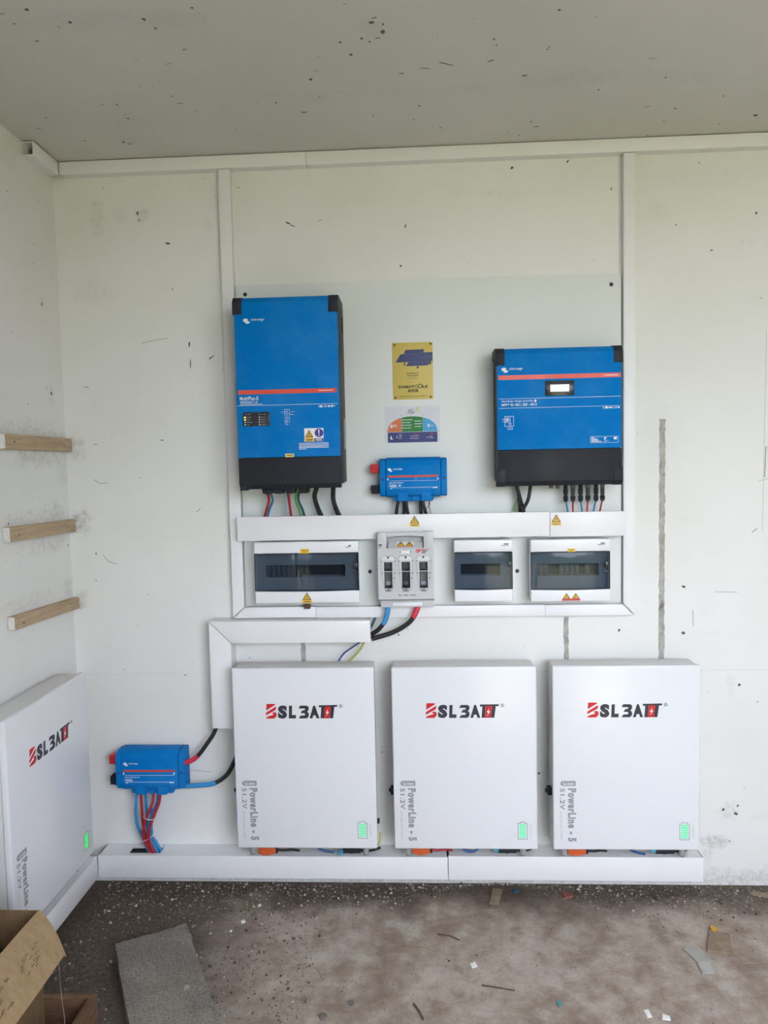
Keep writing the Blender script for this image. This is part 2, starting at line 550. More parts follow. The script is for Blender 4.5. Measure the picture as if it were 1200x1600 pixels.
def scratch(g, pts, w):
    for a, b in zip(pts, pts[1:]):
        d = Vector((b[0]-a[0], 0, b[1]-a[1])); n = Vector((-d.z, 0, d.x)).normalized() * w
        A, B = Vector((a[0], 0, a[1])), Vector((b[0], 0, b[1]))
        q = [A + n, B + n, B - n, A - n]
        g._prism([v + Vector((0, -.0006, 0)) for v in q], [v + Vector((0, .0006, 0)) for v in q])
scratch(gf, [(2.51, 2.0), (2.505, 1.3)], .0005)
scratch(gf, [(2.515, 1.6), (2.57, 1.50), (2.49, 1.477)], .0008)
scratch(g, [(2.513, 1.598), (2.510, 1.49)], .0011)
scratch(gf, [(2.34, 1.085), (2.42, 1.083)], .001)
scratch(g, [(2.265, 1.02), (2.267, .96)], .0007)
scratch(gf, [(.30, 2.02), (.36, 2.03), (.40, 2.035)], .001)
scratch(gf, [(.10, 1.53), (.12, 1.515), (.15, 1.515)], .0012)
scratch(gf, [(.12, 1.25), (.14, 1.225), (.17, 1.215)], .0012)
scratch(gf, [(.22, .455), (.40, .435), (.50, .425)], .0009)
o = part('paint_scuffs', g, SCUFF, wall_back, 0); o['kind'] = 'stuff'
o = part('faint_scuffs', gf, FAINT, wall_back, 0); o['kind'] = 'stuff'
g = G()
for y, z, r, sx in ((-.125, 2.141, .006, .8), (-.089, 1.837, .008, .8), (-.12, 1.855, .003, 1), (-.144, 1.195, .002, .5), (-.32, 2.01, .002, 1), (-.40, 1.40, .004, 1), (-.02, 1.29, .004, 1)):
    flake(g, (0, y, z), *AX_L, r, pr.random(), sx)
for k in range(40):
    flake(g, (0, pr.uniform(-1, -.02), pr.uniform(.9, 2.6)), *AX_L, pr.uniform(.001, .0022), pr.random(), pr.choice((1, 2)))
o = part('paint_scuffs', g, SCUFF, wall_left, 0); o['kind'] = 'stuff'
g, gf = G(), G()
for x, y, r, sx in ((.385, -.867, .006, 1), (.463, -.811, .006, 1), (.645, -.808, .007, 1), (.66, -.77, .006, .6), (.775, -.842, .004, 1), (1.196, -.75, .007, 1), (1.222, -.708, .009, .6), (1.225, -.74, .005, .6), (1.132, -.612, .006, 1),
                    (1.167, -.685, .005, 1), (1.111, -.672, .005, 1), (1.007, -.5, .006, 1), (.408, -.323, .005, 1), (.328, -.164, .006, 1), (.345, -.15, .003, 3), (1.315, -.321, .003, 2), (1.614, -.467, .004, 2), (1.676, -.184, .004, 1),
                    (2.235, -.297, .004, 1), (2.391, -.161, .006, 1.5), (1.844, -.369, .004, 1), (1.39, -.546, .002, 18), (1.33, -.53, .0015, 10), (.16, -.35, .003, 1), (1.65, -.09, .004, 1)):
    flake(g, (x, y, CEIL), *AX_C, r, pr.random(), sx, pr.uniform(-.5, .5))
for k in range(170):
    flake(gf if pr.random() < .6 else g, (pr.uniform(.02, 2.9), pr.uniform(-1.3, -.02), CEIL), *AX_C, pr.uniform(.0012, .004), pr.random(), pr.choice((1, 1, 2, 4)), pr.uniform(-.5, .5))
ceiling = bpy.data.objects['ceiling']
o = part('paint_scuffs', g, SCUFF, ceiling, 0); o['kind'] = 'stuff'
o = part('faint_scuffs', gf, FAINT, ceiling, 0); o['kind'] = 'stuff'

# ------------------------------------------------------------------ cable trunking
def trunk(label, poly, depth, rz=0., z=0., group='white cable trunking', lidt=.007, back=-.0002):
    """solid run with a clip-on lid; poly is the front outline in x,z (local), front faces -y"""
    t = thing('cable_trunking', label, 'trunking', (0, 0, z), rz, group)
    cx = sum(p[0] for p in poly) / len(poly); cz = sum(p[1] for p in poly) / len(poly)
    w = max(p[0] for p in poly) - min(p[0] for p in poly); h = max(p[1] for p in poly) - min(p[1] for p in poly)
    ins = [(cx + (px - cx) * (1 - .003 / w), cz + (pz - cz) * (1 - .003 / h)) for px, pz in poly]
    part('channel', G().prism(ins, -(depth - lidt), back), PVC2, t, 0)
    part('lid', G().prism(poly, -depth, -(depth - lidt + .0005), .0014, 2), PVC, t, 40)
    return t
R4 = lambda x0, x1, z0, z1: [(x0, z0), (x1, z0), (x1, z1), (x0, z1)]
TD = .04
trunk('white ceiling trunking from the left corner to the first joint', R4(.042, .9205, 2.608, 2.652), TD)
trunk('long white ceiling trunking running right from the joint', R4(.9215, 3.88, 2.608, 2.652), TD)
trunk('upright white trunking left of the blue inverter', [(.608, .004+1.012), (.650, 1.055), (.650, 2.607), (.608, 2.607)], .032)
trunk('upright white trunking right of the mounting board', [(2.012, 1.052), (2.052, 1.011), (2.052, 2.607), (2.012, 2.607)], .032)
trunk('mitred white trunking below the wide breaker box', [(.611, 1.013), (.9125, 1.013), (.9125, 1.053), (.651, 1.053)], .030)
trunk('white trunking run behind the fuse switch foot', R4(.9135, 1.7365, 1.011, 1.051), .030)
trunk('short mitred white trunking at the lower right corner of the board', [(1.7375, 1.010), (2.050, 1.010), (2.010, 1.050), (1.7375, 1.050)], .030)
trunk('wide white trunking lid under the blue devices', R4(.644, 1.7475, 1.300, 1.386), .070, back=-.0335)
trunk('short end piece of the wide trunking, with yellow warning triangle', R4(1.7487, 2.011, 1.298, 1.384), .070, back=-.0335)
trunk('mitred wide trunking arm running level above the left battery', [(.5325, 1.0125), (1.112, 1.0105), (1.112, .932), (.6105, .932)], .078)
trunk('mitred wide trunking leg dropping beside the left battery', [(.531, 1.011), (.609, .931), (.609, .620), (.531, .620)], .078)

# hollow offcut on the left wall, open at the near end
t = thing('cable_trunking', 'short open-ended white trunking on the left wall under the ceiling', 'trunking', (0, 0, 0), math.pi / 2, 'white cable trunking')
part('channel', G().box((-.208, -.004, 2.606), (-.042, -.0002, 2.650)).box((-.208, -.038, 2.647), (-.042, -.004, 2.650)).box((-.208, -.038, 2.606), (-.042, -.004, 2.609)), PVC2, t, 0)
part('lid', G().box((-.208, -.042, 2.605), (-.0425, -.038, 2.651), .0012), PVC, t)

def low_tray(label, x0, x1, zt, slots, rz=0.):
    """hollow floor trunking; slots are cut through its top where cables drop in"""
    t = thing('cable_trunking', label, 'trunking', (0, 0, 0), rz, 'white cable trunking')
    g = G().box((x0, -.0045, .066), (x1, -.0005, zt)).box((x0, -.080, .066), (x1, -.004, .069))
    xs = x0
    for a, b in slots:
        g.box((xs, -.080, zt - .003), (a, -.004, zt)).box((a, -.025, zt - .003), (b, -.004, zt)).box((a, -.080, zt - .003), (b, -.066, zt))
        xs = b
    g.box((xs, -.080, zt - .003), (x1, -.004, zt))
    g.box((x0, -.08, .066), (x0 + .003, -.004, zt)).box((x1 - .003, -.08, .066), (x1, -.004, zt))
    part('channel', g, PVC, t, 0)
    part('lid', G().box((x0, -.086, .063), (x1, -.0805, zt + .001), .0015), PVC, t)
    for a, b in slots:
        for yy in (-.020, -.040, -.060):
            part('slot_dark_fill', G().tube(curve([(a - .08, yy, .124), (a + .05, yy - .002, .128), (b + .08, yy, .122)]), .0098), CABLE, t)  # dark cable fill added to blacken the slot
low_tray('low white floor trunking left run, slotted under the small blue box', .088, 1.374, .146, [(.198, .315)])
low_tray('low white floor trunking right run under the batteries', 1.376, 2.277, .150, [])
low_tray('low white trunking along the left wall under the side battery', -.77, -.087, .146, [], math.pi / 2)

# ------------------------------------------------------------------ mounting board
t = thing('mounting_board', 'large white mounting board behind the blue devices', 'board', (1.33, 0, 1.05))
part('panel', G().box((-.678, -.012, .006), (.680, -.0005, 1.160), .001), BOARD, t)
for x, z in ((.686, 2.178), (1.975, 2.172), (1.111, 1.176), (1.641, 1.171)):
    part('screw', G().cyl((x - 1.33, -.0115, z - 1.05), (x - 1.33, -.0145, z - 1.05), .0075, .006, 12), BLKSCR, t)
BY = -.0125     # face of the board

# ------------------------------------------------------------------ printed marks
def brand_mark(fc, u0, u1, v0, v1, parent=None):
    """wave emblem with two words beside it"""
    w = (u1 - u0)
    f = lambda a, b: (u0 + w * a, v0 + (v1 - v0) * b)
    fc.poly('emblem', [[f(0, .25), f(.05, .05), f(.16, .0), f(.22, .18), f(.22, .55), f(.30, .62), f(.30, .85), f(.24, 1), f(.12, 1), f(.10, .70), f(.02, .62)]], WHITE, parent=parent)
    fc.text('victron energy', u0 + w * .30, u1, v0 + (v1 - v0) * .02, v0 + (v1 - v0) * .62, WHITE, .012, parent=parent, shear=.15)

def warn_triangle(fc, u, v, w, h, parent=None, strip=YELLOW, bolt=True, name='warning_sticker'):
    """yellow triangle over a caption strip: u,v is the top middle"""
    p = fc.poly(name, [[(u, v), (u + w / 2, v + h * .74), (u - w / 2, v + h * .74)], [(u - w / 2, v + h * .76), (u + w / 2, v + h * .76), (u + w / 2, v + h), (u - w / 2, v + h)]], YELLOW, .0004, parent)
    a = lambda x, y: (u + w * x, v + h * y)
    out = [[a(0, .02), a(.46, .70), a(.36, .67), a(0, .14)], [a(0, .02), a(0, .14), a(-.36, .67), a(-.46, .70)], [a(-.46, .70), a(-.36, .64), a(.36, .64), a(.46, .70)]]
    fc.poly('triangle_border', out, INK, .0008, p)
    if bolt:
        fc.poly('bolt', [[a(.03, .24), a(-.08, .46), a(.0, .46), a(-.04, .62), a(.09, .40), a(.01, .40)]], INK, .0009, p)
    else:
        fc.poly('exclamation_mark', [[a(-.03, .26), a(.03, .26), a(.015, .50), a(-.015, .50)], [a(-.02, .54), a(.02, .54), a(.02, .59), a(-.02, .59)]], INK, .0009, p)
    fc.rects('caption', [(u - w * .36, u + w * .36, v + h * .82, v + h * .86), (u - w * .28, u + w * .28, v + h * .90, v + h * .93)], INK, .0008, p)
    return p

# ------------------------------------------------------------------ the two large blue devices
def wall_device(name, label, cat, x0, x1, z0, z1, depth, vb, cap_u, cap_v, low_caps):
    w, h = x1 - x0, z1 - z0
    t = thing(name, label, cat, ((x0 + x1) / 2, BY, z0))
    hw = w / 2
    d = depth
    fb = .036
    part('housing', G().prism_x([(0, .004), (-(d - fb), .0), (-(d - fb), h - .006), (-.02, h - .004), (0, h - .012)], -hw + .005, hw - .001, .0025), BLKSIDE, t)
    ch = .022
    zb = h * (1 - vb)
    cover = part('front_cover', G().prism_x([(-(d - fb - .001), zb + .001), (-d, zb + .001), (-d, h - ch), (-(d - .014), h - .004), (-(d - fb - .001), h)], -hw + .004, hw - .003, .0012), VBLUE, t)
    low = part('lower_cover', G().prism_x([(-(d - fb - .001), zb), (-d + .0006, zb), (-d + .0006, .004), (-(d - .012), -.012), (-(d - fb - .001), -.012)], -hw + .004, hw - .003, .0015), BLACK, t)
    fc = Face(t, -hw, hw, h - ch, 0, -d)
    cw, chh = cap_u * w, cap_v * (h - ch)
    for s in (-1, 1):
        xa, xb = sorted((s * (hw + .0008), s * (hw - cw)))
        part('corner_cap', G().prism_x([(-(d - fb - .004), h - ch - chh), (-d - .0016, h - ch - chh), (-d - .0016, h - ch + .0012), (-(d - .0135), h - .0025), (-(d - fb + .002), h + .0018), (-.03, h + .001), (-.03, h - .03), (-(d - fb - .004), h - .03)], xa, xb, .0012), BLACK, t)
        if low_caps:
            xa, xb = sorted((s * (hw + .0008), s * (hw - cw)))
            part('corner_cap', G().prism_x([(-(d - fb - .004), .045), (-d - .0014, .045), (-d - .0014, .002), (-(d - .012), -.0135), (-(d - fb - .004), -.0135)], xa, xb, .0012), BLACK, t)
    return t, fc, cover, low

# inverter / charger
inv, fc, cover, low = wall_device('inverter_charger', 'tall blue inverter charger with black base at the left of the board', 'inverter', .686, 1.036, 1.500, 2.128, .190, .852, .088, .063, False)
brand_mark(fc, .10, .31, .085, .113, cover)
fc.rect('red_stripe', .03, .975, .474, .497, ORANGE, .0006, parent=cover)
fc.rect('web_address', .80, .94, .483, .487, WHITE, .0010, parent=cover)
fc.text('MultiPlus-II', .045, .222, .508, .530, WHITE, .018, parent=cover)
fc.text('48/8000/110', .045, .215, .534, .546, WHITE, .01, parent=cover)
fc.rect('fine_print', .045, .26, .5505, .5535, WHITE, .0008, parent=cover)
fc.rect('printed_rule', .01, .98, .5575, .5592, WHITE, .0008, parent=cover)
fc.text('CE', .845, .875, .565, .577, WHITE, .01, parent=cover)
fc.rects('approval_marks', [(.80, .806, .566, .577), (.812, .835, .566, .577), (.885, .905, .567, .576), (.915, .935, .566, .576), (.942, .955, .569, .573)], WHITE, .0008, parent=cover)
pn = fc.rect('indicator_panel', .068, .328, .595, .672, mat('indicator_black', (.022, .024, .034), .3), .002, .0015, t and inv)
fp = Face(inv, fc.x0, fc.x1, fc.zt, fc.zb, fc.y - .002)
fp.text('Charger', .085, .150, .602, .612, GREYINK, .01, parent=pn)
fp.text('Inverter', .225, .295, .602, .612, GREYINK, .01, parent=pn)
LED_Y = mat('yellow_led', (1.0, .85, .10), .4, emit=.8)
LED_W = mat('pale_led', (.62, .66, .66), .4)
for k in range(4):
    v = .6195 + k * .0135
    fp.rect('led', .083, .096, v, v + .007, LED_Y if k < 2 else LED_W, .0008, .0003, pn)
    fp.rect('led', .223, .234, v, v + .007, LED_W, .0008, .0003, pn)
    fp.rect('led_caption', .104, (.150, .135, .160, .138)[k], v + .002, v + .0055, GREYINK, .0006, parent=pn)
    fp.rect('led_caption', .243, (.29, .283, .285, .30)[k], v + .002, v + .0055, GREYINK, .0006, parent=pn)
lw_ = .0018
dg = [(.44, .50, .597, .5985), (.53, .565, .597, .5985), (.47, .52, .583, .585), (.47, .4722, .583, .62), (.5178, .52, .583, .62), (.47, .52, .605, .6065), (.52, .56, .611, .6125), (.485, .487, .605, .65), (.50, .502, .61, .645), (.485, .515, .628, .6295), (.472, .474, .622, .66), (.517, .519, .622, .655), (.472, .505, .646, .6475), (.48, .50, .652, .654), (.48, .482, .652, .668), (.50, .502, .652, .668), (.48, .50, .666, .668), (.487, .503, .592, .594)]
fc.rects('circuit_diagram', dg, WHITE, .0007, parent=cover)
st = fc.rect('warning_label', .655, .838, .690, .763, WHITE, .0005, parent=cover)
fs = Face(inv, fc.x0, fc.x1, fc.zt, fc.zb, fc.y - .0005)
fs.poly('yellow_triangle', [[(.701, .697), (.742, .741), (.660, .741)], [(.659, .743), (.745, .743), (.745, .762), (.659, .762)]], YELLOW, parent=st)
fs.poly('triangle_border', [[(.701, .699), (.739, .739), (.730, .737), (.701, .706)], [(.701, .699), (.701, .706), (.672, .737), (.663, .739)], [(.663, .739), (.67, .735), (.732, .735), (.739, .739)]], INK, .0009, st)
fs.poly('bolt', [[(.704, .712), (.694, .724), (.70, .724), (.697, .732), (.708, .720), (.702, .720)]], INK, .0010, st)
fs.poly('blue_disc', [[(.795 + .042 * math.cos(a * .3927), .716 + .0235 * math.sin(a * .3927)) for a in range(16)]], VIOLET, parent=st)
fs.poly('exclamation_mark', [[(.788, .699), (.802, .699), (.798, .722), (.792, .722)], [(.790, .726), (.800, .726), (.800, .732), (.790, .732)]], WHITE, .0010, st)
fs.rect('caption_band', .749, .837, .745, .762, VIOLET, .0005, parent=st)
fs.rects('caption', [(.668, .735, .749, .752), (.672, .730, .755, .758)], INK, .0009, st)
fs.rects('caption', [(.76, .825, .749, .752), (.768, .818, .755, .758)], WHITE, .0009, st)
fc.rects('fine_print', [(.60, .885, .7705, .7735), (.60, .885, .7785, .7815), (.60, .885, .7865, .7895), (.60, .885, .7935, .7965), (.60, .67, .801, .804)], WHITE, .0007, parent=cover)
yl = fc.rect('yellow_sticker', .465, .550, .8265, .8455, mat('pale_yellow_sticker', (.80, .62, .20), .5), .0006, parent=cover)
fc.rect('caption', .475, .54, .834, .838, INK, .0009, parent=yl)
# side handle recess, side label, vent slots, glands
part('handle_recess', G().box((.1745, -.062, .520), (.1758, -.035, .575), .0005), DARK, inv)
part('side_label', G().box((.1748, -.060, .120), (.1757, -.042, .225)), mat('pale_label', (.55, .55, .54), .5), inv, 0)
part('end_block', G().box((-.17, -.186, -.016), (-.145, -.150, .002), .002), BLACK, inv)
vs = G().box((-.0028, -.0012, -.0060), (.0028, .0012, .0060)).mesh('vent_slot')
for k in range(24):
    o = link('vent_slot', vs, DARK, inv, 0)
    o.location = (-.128 + k * .0112, -.1846, -.0040)
    o.rotation_euler = (math.radians(-37), 0, 0)
for xa, xb in ((-.105, -.070), (-.066, -.030), (-.024, .012), (.022, .056)):
    part('cable_gland', G().prism([(xa, -.009), (xb, -.009), (xb - .004, -.030), (xa + .004, -.030)], -.150, -.090, .003), BLACK, inv)

# solar charge controller
mpt, fc, cover, low = wall_device('charge_controller', 'squarish blue solar charge controller with lit display at the right of the board', 'charge controller', 1.558, 1.976, 1.492, 1.944, .138, .757, .070, .086, True)
brand_mark(fc, .043, .218, .105, .143, cover)
fc.rect('red_stripe', .018, .985, .165, .199, ORANGE, .0006, parent=cover)
fc.rect('web_address', .85, .965, .180, .185, WHITE, .0010, parent=cover)
ds = fc.rect('display_bezel', .387, .618, .215, .330, mat('display_black', (.018, .019, .026), .25), .0022, .0025, mpt)
Face(mpt, fc.x0, fc.x1, fc.zt, fc.zb, fc.y - .0022).rect('lit_screen', .430, .577, .246, .299, mat('lit_lcd', (.74, .82, 1.0), .3, emit=.30), .0006, parent=ds)
fc.rect('printed_rule', .022, .985, .3450, .3472, WHITE, .0007, parent=cover)
fc.rect('printed_rule', .022, .985, .4170, .4192, WHITE, .0007, parent=cover)
fc.text('SmartSolar charge controller', .043, .295, .357, .375, WHITE, .008, parent=cover)
fc.rect('radio_mark', .303, .318, .357, .375, WHITE, .0007, parent=cover)
fc.text('MPPT RS 450 | 200 - MC4', .043, .322, .383, .408, WHITE, .014, parent=cover)
fc.text('CE', .925, .955, .424, .438, WHITE, .01, parent=cover)
fc.rects('approval_marks', [(.845, .851, .426, .438), (.862, .882, .424, .438), (.888, .918, .427, .436), (.962, .975, .425, .437)], WHITE, .0007, parent=cover)
fc.rects('circuit_diagram', [(.065, .138, .480, .4825), (.065, .138, .558, .5605), (.065, .0675, .480, .56), (.1355, .138, .480, .56), (.048, .075, .504, .5065), (.048, .075, .520, .5225), (.075, .10, .492, .4945), (.075, .10, .528, .5305), (.075, .0775, .492, .53), (.0975, .10, .492, .53), (.082, .092, .50, .52), (.108, .1105, .49, .535), (.10, .118, .535, .5375), (.10, .1025, .535, .553), (.1155, .118, .535, .553), (.10, .118, .551, .553), (.090, .128, .570, .5725), (.090, .128, .582, .5845), (.090, .0925, .57, .584), (.1255, .128, .57, .584)], WHITE, .0007, parent=cover)
fc.rects('rating_plate', [(.745, .965, .6525, .6545), (.745, .965, .700, .702), (.745, .7465, .6525, .70), (.9635, .965, .6525, .70), (.752, .775, .659, .664), (.752, .80, .669, .674), (.752, .81, .679, .684), (.752, .835, .689, .694), (.855, .872, .660, .668), (.855, .862, .668, .680), (.862, .89, .683, .685), (.855, .87, .690, .694), (.93, .953, .659, .677)], WHITE, .0007, parent=cover)
for k, (x, zl) in enumerate(((1.753, 1.468), (1.775, 1.466))):
    part('empty_socket', G().cyl((x - 1.767, -.058, -.002), (x - 1.767, -.058, zl - 1.492), .0075, .0065, 10).cyl((x - 1.767, -.058, -.006), (x - 1.767, -.058, -.014), .0095, n=10), mat('grey_socket', (.16, .16, .17), .4), mpt)

# ------------------------------------------------------------------ blue distributor boxes
def distributor(label, x0, x1, z0, z1, base_y, kind, screws=True):
    w, h = x1 - x0, z1 - z0
    t = thing('dc_distributor', label, 'distributor', ((x0 + x1) / 2, base_y, z0))
    hw, d = w / 2, .078
    prof = [(0, 0), (-.050, 0), (-.070, .008), (-d, .026), (-d, h - .030), (-.072, h - .010), (-.052, h), (0, h)]
    part('base', G().box((-hw + .006, -.012, .004), (hw - .004, -.0005, h - .004), .002), BLKSIDE, t)
    mid = part('cover', G().prism_x([(y - (.0035 if y < -.01 else 0) if y < -.01 else -.010, z) for y, z in prof], -hw + .0225, hw - .0225, .0015), LBLUE, t)
    for s in (-1, 1):
        xa, xb = sorted((s * hw, s * (hw - .0215)))
        e = part('end_cover', G().prism_x([(min(y, -.010), z + (.003 if z == 0 else -.003 if z == h else 0)) for y, z in prof], xa, xb, .003), LBLUE, t)
        part('screw_hole', G().cyl((s * (hw - .011), -d + .001, h * .47), (s * (hw - .011), -d - .0006, h * .47), .0045, n=10), NAVY, e)
    # cable outlets along the lower edge
    part('outlet_skirt', G().prism([(-hw + .046, .012), (hw - .044, .012), (hw - .050, -.014), (-hw + .050, -.014)], -.062, -.010, .003), LBLUE, t)
    for a in (-.058, .024):
        part('outlet_hood', G().prism([(a, .020), (a + .040, .020), (a + .037, -.013), (a + .003, -.013)], -.080, -.030, .004), LBLUE, t)
    part('outlet_clip', G().box((-.004, -.072, -.013), (.008, -.05, .004), .001), LBLUE, t)
    for nm, za, zb, m in (('red_terminal_cover', .62, .845, LYRED), ('black_terminal_cover', .10, .315, BLACK)):
        part(nm, G().box((-hw - .032, -.056, h * za), (-hw + .002, -.018, h * zb), .003), m, t)
        part('terminal_lip', G().box((-hw - .012, -.058, h * za - .001), (-hw - .008, -.016, h * zb + .001), .0005), m, t)
    fc = Face(t, -hw, hw, h, 0, -d - .0035)
    brand_mark(fc, .125, .350, .265, .350, mid)
    fc.rect('red_stripe', .125, .865, .445, .498, mat('lynx_stripe', (.55, .06, .05), .45), .0006, parent=mid)
    for u in (.118, .855):
        fc.poly('arrow_mark', [[(u + .004, .505), (u + .018, .535), (u + .013, .535), (u + .013, .57), (u + .001, .57), (u + .001, .535), (u - .006, .535)]], WHITE, .0007, mid)
    if kind:
        for u in (.195, .318, .49, .668, .79):
            fc.poly('fuse_light', [[(u + .008 * math.cos(a * .785), .535 + .014 * math.sin(a * .785)) for a in range(8)]], NAVY, .0008, mid)
        fc.rect('fine_print', .525, .55, .532, .537, WHITE, .0007, parent=mid)
    fc.rect('printed_rule', .15, .855, .578, .584, WHITE, .0006, parent=mid)
    fc.text('Lynx Distributor' if kind else 'Lynx Power In', .143, .355, .61, .655, WHITE, .008, parent=mid)
    fc.text('1000', .143, .248, .672, .735, WHITE, .01, parent=mid)
    if kind:
        fc.rect('size_badge', .28, .315, .68, .712, WHITE, .0007, parent=mid)
    fc.rect('printed_rule', .16, .855, .748, .754, WHITE, .0006, parent=mid)
    fc.rects('fine_print', [(.15, .185, .765, .775), (.79, .815, .745, .775), (.825, .85, .742, .775)], WHITE, .0008, parent=mid)
    return t
distributor('blue distributor box between the two large blue devices', 1.157, 1.392, 1.446, 1.586, BY, True)
distributor('blue distributor box on the bare wall beside the left battery', .165, .420, .385, .535, 0., False)

# ------------------------------------------------------------------ yellow sign and solar poster
t = thing('solar_sign', 'yellow sign with blue solar panels screwed to the board', 'sign', (1.279, BY, 1.792))
fc = Face(t, -.0715, .0715, .200, 0, -.0025)
pl = part('plate', G().box((-.0715, -.0025, 0), (.0715, -.0002, .200), .0008), SIGNY, t)
for u, v in ((.06, .04), (.95, .035), (.06, .965), (.935, .965)):
    part('screw', G().cyl((fc.X(u), -.002, fc.Z(v)), (fc.X(u), -.005, fc.Z(v)), .0038, .003, 10), BLKSCR, t)
PVB = mat('solar_cell_blue', (.022, .032, .145), .35)
fc.poly('solar_array', [[(.33, .13), (.80, .125), (.765, .18), (.995, .18), (.995, .335), (.93, .34), (.875, .41), (.33, .415), (.40, .345), (.08, .345), (.20, .205), (.28, .20)]], PVB, .0005, pl)
LN = mat('panel_grid_lines', (.12, .14, .30), .5)
gl = [[(.20 + .006, .205), (.995, .255), (.995, .259), (.20, .209)], [(.28, .20), (.765, .19), (.765, .194), (.28, .204)], [(.40, .275), (.93, .27), (.93, .274), (.40, .279)], [(.40, .343), (.90, .338), (.90, .342), (.40, .347)]]
for k in range(7):
    x = .22 + k * .10
    gl.append([(x, .345), (x + .004, .345), (x + .124, .205), (x + .12, .205)])
for k in range(5):
    x = .42 + k * .10
    gl.append([(x, .41), (x + .004, .41), (x + .064, .345), (x + .06, .345)])
fc.poly('panel_grid', gl, LN, .0007, pl)
fc.poly('panel_feet', [[(.28, .35), (.31, .35), (.32, .395), (.25, .40), (.29, .385)], [(.60, .415), (.63, .415), (.66, .455), (.57, .455), (.61, .44)], [(.92, .345), (.95, .345), (.96, .39), (.90, .39)]], INK, .0006, pl)
fc.text('PANNEAUX', .345, .655, .530, .555, INK, .03, parent=pl)
fc.text('SOLAIRES', .365, .640, .572, .597, INK, .03, parent=pl)
fc.text('INSTALLATION', .355, .625, .624, .638, INK, .012, parent=pl)
fc.text('DOMOT', .135, .535, .755, .805, INK, .06, parent=pl)
fc.text('LS', .73, .86, .755, .805, INK, .06, parent=pl)
def ringp(cu, cv, ru, rv, k=14):
    return [[(cu + q * math.cos(a), cv + s * math.sin(a)) for q, s, a in ((ru, rv, 2*math.pi*i/k), (ru, rv, 2*math.pi*(i+1)/k), (ru*.6, rv*.6, 2*math.pi*(i+1)/k), (ru*.6, rv*.6, 2*math.pi*i/k))] for i in range(k)]
fc.poly('ring_letters', ringp(.585, .778, .045, .033) + ringp(.675, .770, .055, .042), mat('olive_ink', (.10, .095, .03), .5), .0006, pl)
fc.poly('sun_rays', [[(.425 + .075 * math.cos(a) - .008 * math.sin(a), .75 - .045 * math.sin(a)), (.425 + .075 * math.cos(a) + .008 * math.sin(a), .75 - .045 * math.sin(a)), (.425 + .115 * math.cos(a), .75 - .07 * math.sin(a))] for a in (.35, .85, 1.35, 1.85, 2.35, 2.85)], REDINK, .0006, pl)
sb = fc.rect('solar_badge', .375, .625, .825, .873, mat('brown_badge', (.10, .055, .02), .5), .0005, parent=pl)
fc.text('SOLAR', .41, .59, .835, .863, SIGNY, .012, parent=sb, lift=.0009)
fc.rect('fine_print', .15, .85, .943, .950, INK, .0005, parent=pl)

t = thing('energy_poster', 'small white poster with an orange, green and blue half-dome chart', 'poster', (1.274, BY, 1.639))
fc = Face(t, -.098, .098, .128, 0, -.0012)
sh = part('sheet', G().box((-.098, -.0012, 0), (.098, -.0002, .128)), mat('poster_white', (.66, .67, .74), .5), t, 0)
def dome(ua, ub):
    n = 10
    return [(ua, .70)] + [(ua + (ub - ua) * k / n, .70 - .425 * max(0, 1 - ((ua + (ub - ua) * k / n - .5) / .455) ** 2) ** .42) for k in range(n + 1)] + [(ub, .70)]
fc.poly('orange_segment', [dome(.046, .302)], mat('poster_orange', (.62, .17, .06), .5), .0004, sh)
fc.poly('green_segment', [dome(.306, .690)], mat('poster_green', (.008, .20, .025), .5), .0004, sh)
fc.poly('sky_blue_segment', [dome(.694, .954)], mat('poster_sky', (.05, .34, .68), .5), .0004, sh)
fc.rect('navy_band', .05, .954, .71, .995, NAVY, .0004, parent=sh)
fc.text('POINT', .41, .53, .085, .135, INK, .02, shear=.3, parent=sh, skew=.012)
fc.text('SOLAIRE', .40, .565, .145, .20, INK, .02, shear=.3, parent=sh, skew=.012)
fc.poly('bolt', [[(.60, .02), (.56, .12), (.60, .12), (.57, .20), (.63, .09), (.59, .09), (.63, .03)]], mat('poster_yellow', (.60, .58, .10), .5), .0005, sh)
lines = [(.335, .337 + w, .36 + k * .075, .375 + k * .075) for k, w in enumerate((.17, .13, .15, .14))] + [(.54, .54 + w, .40 + k * .075, .415 + k * .075) for k, w in enumerate((.13, .14, .12))]
fc.rects('chart_lines', lines + [(.315, .33, .35 + k * .075, .385 + k * .075) for k in range(4)] + [(.10, .14, .50, .58), (.155, .21, .50, .515), (.155, .225, .54, .555), (.78, .81, .49, .585), (.83, .885, .53, .545)], WHITE, .0006, sh)
fc.poly('moon_mark', [[(.125, .80), (.10, .82), (.093, .86), (.10, .90), (.13, .91), (.145, .885), (.125, .88), (.115, .85)]], WHITE, .0006, sh)
fc.rects('band_lines', [(.21, .225, .80, .88), (.245, .32, .765, .775), (.26, .30, .80, .835), (.24, .31, .87, .885), (.46, .62, .815, .83), (.46, .49, .87, .895), (.50, .61, .88, .895), (.76, .79, .85, .875), (.81, .86, .83, .845), (.81, .88, .87, .885)], mat('poster_pale', (.42, .46, .66), .5), .0006, sh)
fc.rects('red_marks', [(.545, .59, .755, .785), (.83, .875, .755, .785)], REDINK, .0006, sh)
fc.rects('hour_ticks', [(.295, .305, .225, .255), (.485, .495, .20, .23), (.685, .695, .22, .25), (.97, .985, .69, .705), (.02, .03, .69, .705)], GREYINK, .0005, sh)

